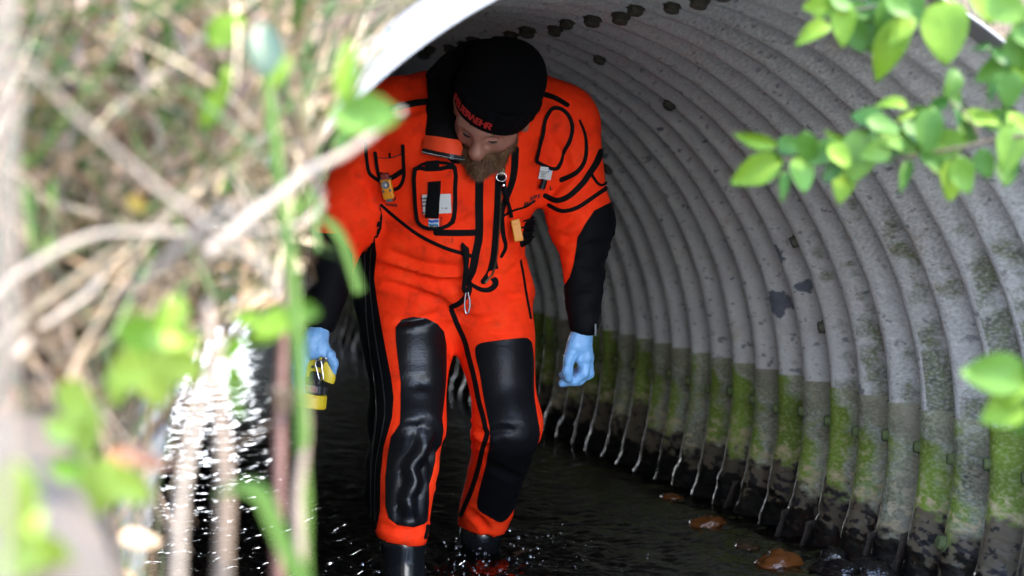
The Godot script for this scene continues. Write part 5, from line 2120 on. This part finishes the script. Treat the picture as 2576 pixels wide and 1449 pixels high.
func build_right_branches() -> void:
	make_leaves()
	rng.seed = 31
	var b := "leaf_bright"
	var m := "leaf_mid"
	var p := "leaf_pale"
	var d := "leaf_dark"
	# the long branch that reaches in from the right
	var o := thing("leafy_branch", "long leafy green branch reaching in from the right edge, in front of the ribs", "branch", at(2640, 330, 3.6), "fresh green branches at the right")
	stick("twig", [2640, 340, 2540, 345, 2420, 370, 2300, 392, 2180, 405, 2060, 412, 1985, 405, 1935, 392], 3.55, 3.7, 11, 5, mats.twig, o)
	stick("twig", [2470, 360, 2440, 300, 2400, 262, 2340, 240], 3.6, 3.62, 7, 4, mats.twig, o)
	stick("twig", [2240, 398, 2250, 350, 2240, 300], 3.65, 3.66, 5, 3, mats.twig, o)
	for q in [
		[1900, 352, 185, 115, b, 4], [1902, 430, 155, 128, b, 0], [1948, 400, 20, 60, d, 0], [2016, 440, 92, 92, p, 1], [1972, 468, 95, 78, m, 4], [1990, 368, 15, 70, m, 1],
		[2030, 372, 80, 78, m, 3], [2072, 385, 150, 95, m, 0], [2108, 348, 215, 70, b, 4], [2112, 392, 60, 75, b, 1], [2124, 455, 97, 112, b, 0], [2094, 432, 130, 62, d, 1],
		[2160, 392, 105, 130, p, 3], [2184, 296, 200, 78, m, 3], [2222, 318, 20, 85, m, 1], [2244, 262, 190, 78, b, 2], [2282, 290, -30, 60, b, 4], [2232, 352, 40, 95, p, 1],
		[2270, 350, 205, 105, p, 0], [2302, 332, 235, 80, m, 3], [2205, 380, 160, 80, p, 3], [2278, 440, 112, 92, m, 4], [2336, 330, 95, 118, m, 0], [2318, 300, 70, 70, m, 1],
		[2378, 362, -10, 112, p, 3], [2360, 405, 80, 86, p, 1], [2396, 452, 100, 98, b, 3], [2420, 440, 70, 95, p, 1], [2478, 412, 80, 74, m, 3], [2430, 330, 250, 80, m, 0],
		[2452, 296, 190, 70, b, 1], [2482, 300, 20, 75, b, 2], [2540, 372, 100, 120, p, 3], [2534, 430, 95, 82, m, 1], [2520, 302, 0, 95, m, 0], [2562, 318, 60, 80, b, 1],
		[2392, 215, 118, 98, m, 2], [2360, 262, 150, 52, d, 1], [2400, 250, 85, 60, m, 0], [2412, 285, 100, 62, d, 4], [2250, 392, 170, 70, m, 1], [2340, 400, 210, 64, m, 0], [2150, 352, 200, 60, m, 2],
	]:
		leaf(o, q[0], q[1], 3.6 + rng.randf_range(-0.05, 0.05), q[2] + rng.randf_range(-6, 6), q[3] * 1.13, q[4], q[5], rng.randf_range(-0.5, 0.3), rng.randf_range(-0.5, 0.5))
	# sprays that hang in from the top
	o = thing("leafy_branch", "leafy green branch hanging in from the top edge at the right", "branch", at(2300, -60, 3.6), "fresh green branches at the right")
	stick("twig", [2300, -60, 2270, -10, 2200, 15, 2110, 30, 2050, 20], 3.6, 3.65, 9, 4, mats.twig, o)
	stick("twig", [2300, -60, 2330, -10, 2320, 40, 2290, 60], 3.6, 3.6, 8, 4, mats.twig, o)
	for q in [
		[2052, 14, 170, 60, b, 3], [2086, 22, 60, 62, b, 1], [2046, 82, 145, 96, b, 2], [2062, 36, 100, 50, b, 0], [2124, 62, 98, 104, b, 0], [2152, 86, 70, 92, m, 1], [2188, 72, 95, 110, m, 3],
		[2162, 28, 30, 66, m, 1], [2240, 122, 118, 165, b, 2], [2222, 42, 100, 92, m, 0], [2262, 20, 20, 80, m, 1], [2378, 78, 88, 158, b, 3], [2206, 10, 190, 60, d, 0], [2300, 20, 80, 80, m, 1], [2120, 10, 10, 62, m, 3], [2266, 66, 128, 100, b, 0],
	]:
		leaf(o, q[0], q[1], 3.6 + rng.randf_range(-0.05, 0.05), q[2] + rng.randf_range(-5, 5), q[3] * 1.13, q[4], q[5], rng.randf_range(-0.4, 0.2), rng.randf_range(-0.4, 0.4))
	o = thing("leafy_branch", "dense leafy branch with rounded leaves in the top right corner", "branch", at(2650, 40, 3.5), "fresh green branches at the right")
	stick("twig", [2650, 20, 2590, 60, 2560, 140, 2540, 230], 3.5, 3.55, 10, 4, mats.twig, o)
	stick("twig", [2590, 60, 2540, 20, 2490, -10], 3.5, 3.5, 7, 4, mats.twig, o)
	for q in [
		[2478, 12, 75, 96, b, 3], [2534, 20, 20, 110, p, 3], [2560, 130, 80, 100, m, 0], [2502, 176, 150, 98, m, 1], [2540, 226, 95, 88, m, 3], [2568, 190, 100, 80, b, 0], [2496, 230, 110, 60, d, 4], [2520, 140, 200, 60, d, 1], [2580, 90, 60, 84, m, 1], [2500, 206, 130, 56, m, 4], [2470, 118, 170, 50, d, 4],
	]:
		leaf(o, q[0], q[1], 3.5 + rng.randf_range(-0.05, 0.05), q[2] + rng.randf_range(-5, 5), q[3] * 1.13, q[4], q[5], rng.randf_range(-0.4, 0.2), rng.randf_range(-0.4, 0.4))
	o = thing("leafy_branch", "short leafy shoot at the right edge, below the long branch and before the mossy ribs", "branch", at(2640, 990, 2.9), "fresh green branches at the right")
	stick("twig", [2640, 1000, 2590, 985, 2540, 985], 2.9, 2.9, 8, 4, mats.twig, o)
	for q in [[2500, 940, 182, 165, p, 1], [2530, 996, 150, 130, b, 2], [2524, 1038, 165, 118, b, 3], [2572, 1050, 110, 96, m, 0], [2575, 965, 200, 90, b, 1]]:
		leaf(o, q[0], q[1], 2.9, q[2], q[3] * 1.05, q[4], q[5], rng.randf_range(-0.4, 0.2), rng.randf_range(-0.4, 0.4))


func build_left_plants() -> void:
	make_leaves()
	rng.seed = 57
	var b := "leaf_sun"
	var m := "leaf_bright"
	# bright bramble shoots, near the lens
	var o := thing("bramble_shoot", "bright green bramble shoot with broad leaves, low in front of the bank on the left", "bramble", at(430, 1130, 2.1), "bramble shoots on the near bank")
	stick("stem", [430, 1500, 380, 1300, 330, 1120, 330, 960, 400, 870, 440, 790], 2.16, 2.1, 12, 6, mats.twig, o)
	stick("stem", [330, 1080, 270, 1040, 200, 1010], 2.14, 2.1, 7, 4, mats.twig, o)
	stick("stem", [335, 1150, 280, 1230], 2.14, 2.1, 7, 4, mats.twig, o)
	for q in [[345, 842, 190, 150, m, 3], [432, 790, 300, 110, m, 0], [452, 912, 40, 130, b, 3], [330, 930, 160, 140, b, 1], [392, 965, 80, 120, b, 3], [300, 972, 120, 110, b, 0], [186, 1006, 180, 150, b, 3], [225, 1085, 120, 150, b, 1], [150, 1080, 200, 110, b, 0], [246, 1228, 105, 150, b, 3], [322, 1218, 40, 130, b, 1], [165, 1180, 200, 100, m, 0], [420, 860, 330, 90, b, 1], [470, 850, 10, 90, m, 0]]:
		leaf(o, q[0], q[1], 2.1 + rng.randf_range(-0.06, 0.06), q[2], q[3] * 1.15, q[4], q[5], rng.randf_range(-0.75, -0.2), rng.randf_range(-0.5, 0.5))
	o = thing("bramble_shoot", "brightest green bramble leaves in the bottom left corner", "bramble", at(40, 1420, 1.6), "bramble shoots on the near bank")
	stick("stem", [40, 1520, 60, 1400, 60, 1290, 20, 1200], 1.65, 1.6, 12, 6, mats.twig, o)
	for q in [[18, 1262, 100, 210, b, 3], [105, 1410, 40, 210, b, 3], [30, 1405, 150, 180, b, 1], [70, 1330, 300, 120, b, 0]]:
		leaf(o, q[0], q[1], 1.75 + rng.randf_range(-0.04, 0.04), q[2], q[3] * 1.1, q[4], q[5], rng.randf_range(-0.7, -0.2), rng.randf_range(-0.4, 0.4))
	o = thing("bramble_shoot", "thin stem with a few long drooping leaves hanging before the water left of the diver", "bramble", at(690, 700, 2.6), "bramble shoots on the near bank")
	stick("stem", [780, 700, 720, 770, 650, 830, 600, 860], 2.6, 2.6, 6, 4, mats.twig, o)
	for q in [[650, 848, 165, 130, m, 4], [690, 815, 150, 120, m, 1], [622, 800, 200, 90, m, 0], [580, 880, 140, 90, m, 0], [735, 795, 20, 90, "leaf_pale", 0], [600, 950, 70, 110, m, 4], [740, 830, 30, 70, m, 1]]:
		leaf(o, q[0], q[1], 2.55 + rng.randf_range(-0.05, 0.05), q[2], q[3], q[4], q[5], rng.randf_range(-0.5, 0.2), rng.randf_range(-0.5, 0.5))
	# leaves on tall stalks
	o = thing("tall_plant", "tall green stalk topped by a dark narrow leaf, just left of the pipe rim", "plant", at(760, 1500, 2.4), "tall stalks before the culvert mouth")
	stick("stem", [765, 1560, 762, 1250, 757, 1000, 742, 800, 722, 600, 700, 440, 678, 260, 668, 190], 2.35, 2.45, 36, 27, mats.grass, o)
	for q in [[664, 118, 268, 165, "leaf_grey", 0], [706, 178, 300, 110, m, 4], [752, 520, 300, 70, "leaf_pale", 4], [770, 780, 20, 80, "leaf_pale", 1]]:
		leaf(o, q[0], q[1], 2.42, q[2], q[3], q[4], q[5], -0.2, 0.3)
	o = thing("tall_plant", "round pale green leaf on a thin stalk above the grass left of the pipe rim", "plant", at(560, 480, 2.7), "tall stalks before the culvert mouth")
	stick("stem", [520, 480, 540, 300, 560, 140], 2.75, 2.6, 9, 6, mats.grass, o)
	leaf(o, 570, 72, 2.6, 320, 118, m, 3, 0.0, 0.2)
	leaf(o, 545, 240, 2.65, 290, 190, m, 4, 0.0, 0.2)
	o = thing("tall_plant", "pale green leaves on a drooping stalk that cross the diver's left shoulder in the picture", "plant", at(840, 480, 2.5), "tall stalks before the culvert mouth")
	stick("stem", [770, 470, 830, 400, 880, 330, 910, 290], 2.5, 2.4, 9, 6, mats.straw, o)
	for q in [[936, 285, 8, 150, "leaf_pale", 3], [872, 180, 275, 190, m, 4], [880, 300, 200, 120, "leaf_pale", 1], [866, 345, 130, 90, "leaf_pale", 0]]:
		leaf(o, q[0], q[1], 2.35, q[2], q[3], q[4], q[5], 0.0, 0.2)
	# dry stems and twigs
	for q in [
		["dry_stem", [12, -80, 8, 300, 14, 700, 6, 1000, -10, 1560], 1.35, 1.3, 46, 40, "straw_pale", "thick pale dry stem upright at the left edge of the picture"],
		["dry_stem", [552, 1560, 566, 1250, 552, 1050, 530, 850, 520, 760], 2.2, 2.3, 44, 24, "stem_tan", "brown dry stem standing before the glittering water at the left"],
		["dry_stem", [698, 1560, 700, 1300, 704, 1050, 712, 800, 722, 640], 2.5, 2.6, 36, 22, "stem_red", "reddish brown stem left of the lamp, tallest of the red stems"],
		["dry_stem", [742, 1560, 752, 1380, 748, 1250, 768, 1100, 762, 960], 2.3, 2.4, 34, 24, "stem_tan", "tan dry stem just left of the diver's front leg"],
		["dry_stem", [445, 1560, 452, 1300, 480, 1120, 520, 960, 560, 860], 2.1, 2.3, 32, 14, "straw_pale", "pale dry stem leaning right at the edge of the bank"],
		["twig", [60, 150, 160, 262, 250, 345, 330, 420, 420, 495, 520, 565, 620, 640, 680, 700], 2.0, 2.2, 12, 30, "straw_pale", "thick pale twig slanting down to the right across the bank"],
		["twig", [590, 520, 500, 590, 410, 665, 320, 745], 2.0, 2.1, 30, 22, "straw_pale", "pale twig slanting down to the left below the thick one"],
		["twig", [-40, 760, 20, 710, 140, 635, 250, 590, 420, 586, 590, 585, 740, 570, 790, 535], 2.2, 2.5, 24, 13, "straw_pale", "long bent pale twig lying across the grass at mid height"],
		["twig", [520, 640, 600, 570, 690, 500, 780, 430, 870, 385, 960, 320, 1010, 280], 2.2, 2.5, 30, 18, "straw_pale", "pale twig crossing in front of the diver's arm"],
		["twig", [395, 410, 430, 300, 455, 210, 480, 80, 500, -40], 2.9, 3.1, 26, 16, "straw_pale", "pale upright stalk among the grass at the top"],
		["twig", [640, 560, 600, 470, 560, 400], 2.6, 2.7, 16, 10, "straw", "thin tan twig below the round leaf"],
		["twig", [690, 980, 740, 1000, 690, 1060, 600, 1120], 2.5, 2.6, 20, 14, "stem_tan", "crooked tan twig before the dark water"],
		["twig", [240, 1020, 330, 1140, 400, 1280, 470, 1390], 2.4, 2.5, 18, 12, "straw", "thin straw slanting down to the right below the bramble leaves"],
		["twig", [60, 1320, 100, 1230, 150, 1140], 2.2, 2.2, 26, 14, "straw", "short straw leaning right in the lower left"],
		["twig", [40, 900, 110, 820, 200, 760, 260, 700], 2.4, 2.5, 28, 18, "straw", "tan straw leaning right at the left of the bank"],
	]:
		tag(stick(q[0], q[1], q[2], q[3], q[4], q[5], mats[q[6]]), q[7], "stem" if q[0] == "dry_stem" else "twig", "dry stems and twigs on the near bank")
	for q in [
		[[820, 1560, 740, 1420, 690, 1310, 655, 1240, 600, 1225, 540, 1250], 2.2, 2.2, 46, "broad green grass blade bent over in the lower middle"],
		[[905, 735, 885, 670, 862, 605, 830, 560, 790, 545], 2.7, 2.7, 26, "green grass blade curving down beside the diver's arm"],
		[[610, 1050, 585, 985, 570, 930], 2.6, 2.6, 22, "short green blade before the glittering water"],
		[[515, 480, 530, 330, 556, 200, 590, 90], 2.8, 2.9, 30, "upright green blade below the round leaf"],
		[[340, 380, 352, 300, 380, 240, 410, 190], 2.9, 3.0, 26, "yellow green blade in the middle of the grass"],
		[[90, 640, 70, 480, 62, 380], 2.5, 2.6, 28, "dark green blade near the left edge"],
		[[120, 640, 135, 540, 130, 430], 2.5, 2.6, 22, "green blade right of the dark one near the left edge"],
		[[205, 330, 215, 230, 240, 140, 235, 40], 2.9, 3.0, 22, "tall yellow green blade in the upper left grass"],
		[[560, 480, 600, 400, 640, 330], 2.7, 2.8, 20, "leaning green blade left of the tall green stalk"],
		[[750, -40, 745, 60, 722, 150, 700, 230], 2.7, 2.8, 22, "green blade hanging from the top before the rim"],
	]:
		tag(blade_strip("grass_blade", q[0], q[1], q[2], q[3], mats.grass), q[4], "grass blade", "large grass blades on the near bank")
	for q in [[345, 512, 2.5, 30, 60, "leaf_yellow", "yellow fallen leaf on the bank at mid height"], [85, 440, 2.5, 10, 80, "leaf_dead", "pale brown dead leaf near the left edge"], [60, 110, 2.8, 40, 80, "leaf_dead", "pale dead leaf in the upper left corner"], [285, 150, 2.9, 100, 110, "leaf_dead", "brown dead leaf hanging in the upper left grass"], [120, 850, 2.3, 20, 100, "leaf_dead", "light brown dead leaf left of the bramble shoot"], [720, 1010, 2.5, 95, 90, "leaf_dead", "brown curled leaf between the red and the tan stem"], [100, 1000, 2.2, 70, 80, "leaf_dead", "dead leaf below the light brown one"]]:
		var holder := thing("dead_leaf", q[6], "leaf", at(q[0], q[1], q[2]), "fallen leaves on the near bank")
		leaf(holder, q[0], q[1], q[2], q[3], q[4], q[5], 0, -0.2, 0.3)


# ------------------------------------------------------------------ what covers the bank: straw, grass, litter
func bank_spot(r: RandomNumberGenerator, bumps: FastNoiseLite) -> Array:
	# half on the near bank, half on the steep face over and beside the culvert
	for tries in 40:
		if r.randf() < 0.45:
			var u := r.randf_range(-2.0, 0.36)
			var s := r.randf_range(2.45, 4.0)
			var h := ground_height(u, s, bumps)
			return [tube_at(u, h, s), Vector3(0.3, 1, 0.4).normalized()]
		var u := r.randf_range(-2.2, 3.2)
		var v := r.randf_range(0.4, 2.4)
		if Vector2(u, v).distance_to(MID) < BORE + 0.17:
			continue
		var s := mouth_at(u) - 0.02 + (v + 0.25) / 12.0
		var h := ground_height(u, s, bumps)
		return [tube_at(u, h, s), Vector3(-AXIS.x, 0.35, -AXIS.z).normalized()]
	return [tube_at(-1.0, 1.0, 3.0), Vector3.UP]


# roots in the turf that hangs over the left side of the mouth
func over_spot(r: RandomNumberGenerator) -> Array:
	var s := r.randf_range(2.7, 3.75)
	var u := r.randf_range(-0.15, 0.02 + 0.175 * s)
	var v := r.randf_range(0.88, 1.36)
	return [tube_at(u, v, s), Vector3(0.5, -0.35, 0.45).normalized()]


func clear_from(y: float) -> float:
	var ys := [-1000.0, 0.0, 250.0, 420.0, 620.0, 720.0, 800.0, 900.0, 1000.0, 1500.0]
	var xs := [1500.0, 1080.0, 840.0, 800.0, 820.0, 760.0, 600.0, 540.0, 490.0, 450.0]
	for i in 9:
		if y < ys[i + 1]:
			return lerpf(xs[i], xs[i + 1], clampf((y - ys[i]) / (ys[i + 1] - ys[i]), 0.0, 1.0))
	return 450.0


func scatter(called: String, label: String, category: String, mesh: Mesh, m: Material, count: int, seeded: int, l0: float, l1: float, upright: float, paints: Array, lift: float, overhang := false) -> void:
	var r := RandomNumberGenerator.new()
	r.seed = seeded
	var bumps := noise(0.016, FastNoiseLite.TYPE_SIMPLEX_SMOOTH, 4, 4)
	var mm := MultiMesh.new()
	mm.transform_format = MultiMesh.TRANSFORM_3D
	mm.use_colors = true
	mm.mesh = mesh
	mm.instance_count = count
	var placed := 0
	var tries := 0
	while placed < count and tries < count * 5:
		tries += 1
		var spot := over_spot(r) if overhang else bank_spot(r, bumps)
		var n: Vector3 = spot[1]
		var wild := Vector3(r.randfn(0, 1), r.randfn(0, 1), r.randfn(0, 1)).normalized()
		var y := (Vector3(0, 0.75, 0) * upright + n * 0.55 * upright + wild * (1.0 - upright * 0.62)).normalized()
		if upright < 0.1:
			y = (wild - n * wild.dot(n) * 0.7).normalized()
		var x := y.cross(Vector3(r.randf() - 0.5, r.randf() - 0.5, r.randf() - 0.5).normalized()).normalized()
		if upright < 0.1:
			x = y.cross(n).normalized()
		var l := r.randf_range(l0, l1)
		# the mouth itself is kept free: nothing leans far over the stream
		var out := false
		for e in [0.0, 0.5, 1.0]:
			var q := sheet((spot[0] as Vector3) + (y + x.cross(y) * 0.22 * e) * l * e)
			if q.x > clear_from(q.y) and q.x < 2700.0 and q.y > -200.0:
				out = true
		if out:
			continue
		var i := placed
		placed += 1
		mm.set_instance_transform(i, Transform3D(Basis(x * l, y * l, x.cross(y) * l), (spot[0] as Vector3) + n * lift * r.randf()))
		var c: Color = paints[r.randi() % paints.size()]
		var k := 0.75 + 0.5 * r.randf()
		mm.set_instance_color(i, Color(c.r * k, c.g * k, c.b * k))
	mm.visible_instance_count = -1
	if placed < count:
		mm.instance_count = placed if false else count
		for i in range(placed, count):
			mm.set_instance_transform(i, mm.get_instance_transform(i % maxi(placed, 1)))
	var o := MultiMeshInstance3D.new()
	o.multimesh = mm
	o.material_override = m
	o.name = called
	add_child(o, true)
	tag(o, label, category, "", "stuff")


func build_bank_cover() -> void:
	var blade := PackedVector3Array()
	for i in 7:
		var t := i / 6.0
		var w := 0.013 * (1.0 - t * 0.85)
		blade.append(Vector3(-w, t, 0.22 * t * t))
		blade.append(Vector3(0, t, 0.22 * t * t - w * 0.5))
		blade.append(Vector3(w, t, 0.22 * t * t))
	var thin := grid_mesh(blade, 3, Vector3(0, 0, 1))
	var tinted := mat(Color(1, 1, 1), 0.6)
	tinted.vertex_color_use_as_albedo = true
	tinted.backlight_enabled = true
	tinted.backlight = Color(0.35, 0.35, 0.35)
	scatter("dry_grass", "tangle of dry straw over the bank and above the culvert", "dry grass", thin, tinted, 5200, 201, 0.16, 0.55, 0.62, [Color(0.33, 0.23, 0.13), Color(0.24, 0.15, 0.08), Color(0.38, 0.29, 0.18), Color(0.11, 0.065, 0.035), Color(0.30, 0.19, 0.12)], 0.04)
	scatter("green_grass", "fresh green grass growing through the straw on the bank", "grass", thin, tinted, 1100, 202, 0.18, 0.50, 0.85, [Color(0.065, 0.12, 0.018), Color(0.10, 0.155, 0.02), Color(0.035, 0.075, 0.015), Color(0.05, 0.095, 0.03)], 0.02)
	scatter("overhanging_grass", "dry and green grass hanging over the left side of the culvert mouth", "overhanging grass", thin, tinted, 3600, 204, 0.16, 0.5, 0.3, [Color(0.33, 0.23, 0.13), Color(0.24, 0.15, 0.08), Color(0.38, 0.29, 0.18), Color(0.06, 0.11, 0.018), Color(0.20, 0.13, 0.09), Color(0.05, 0.09, 0.02)], 0.03, true)
	scatter("leaf_litter", "fallen brown leaves littering the bank", "leaf litter", leaf_meshes[3], tinted, 2400, 203, 0.03, 0.085, 0.0, [Color(0.20, 0.115, 0.06), Color(0.25, 0.16, 0.09), Color(0.09, 0.05, 0.024), Color(0.29, 0.205, 0.13), Color(0.19, 0.07, 0.024)], 0.05)


# ------------------------------------------------------------------ drops and froth round the legs
func build_splash() -> void:
	var r := RandomNumberGenerator.new()
	r.seed = 300
	var water := StandardMaterial3D.new()
	water.albedo_color = Color(0.95, 0.96, 1.0, 0.05)
	water.roughness = 0.02
	water.refraction_enabled = true
	water.refraction_scale = 0.033
	water.transparency = BaseMaterial3D.TRANSPARENCY_ALPHA
	var ball := SphereMesh.new()
	ball.radius = 1.0
	ball.height = 2.0
	ball.radial_segments = 10
	ball.rings = 6
	var mm := MultiMesh.new()
	mm.transform_format = MultiMesh.TRANSFORM_3D
	mm.mesh = ball
	mm.instance_count = 240
	for i in mm.instance_count:
		var c: Vector2 = legs_at[0 if r.randf() < 0.55 else 1]
		var a := r.randf() * TAU
		var d := 0.07 + absf(r.randfn(0.0, 0.14))
		if r.randf() < 0.2:
			d += r.randf() * 0.3
		var size := 0.0013 + 0.0035 * pow(r.randf(), 4.0)
		var high := absf(r.randfn(0.0, 0.03)) * exp(-d * 3.0) + 0.004
		mm.set_instance_transform(i, Transform3D(Basis().scaled(Vector3(1, 0.8 + 0.8 * r.randf(), 1) * size), tube_at(c.x + d * cos(a) + 0.05, high, c.y + d * sin(a) - 0.05)))
	var o := MultiMeshInstance3D.new()
	o.multimesh = mm
	o.material_override = water
	o.name = "water_drops"
	add_child(o, true)
	tag(o, "drops and froth splashing up round the wading boots", "splash", "", "stuff")
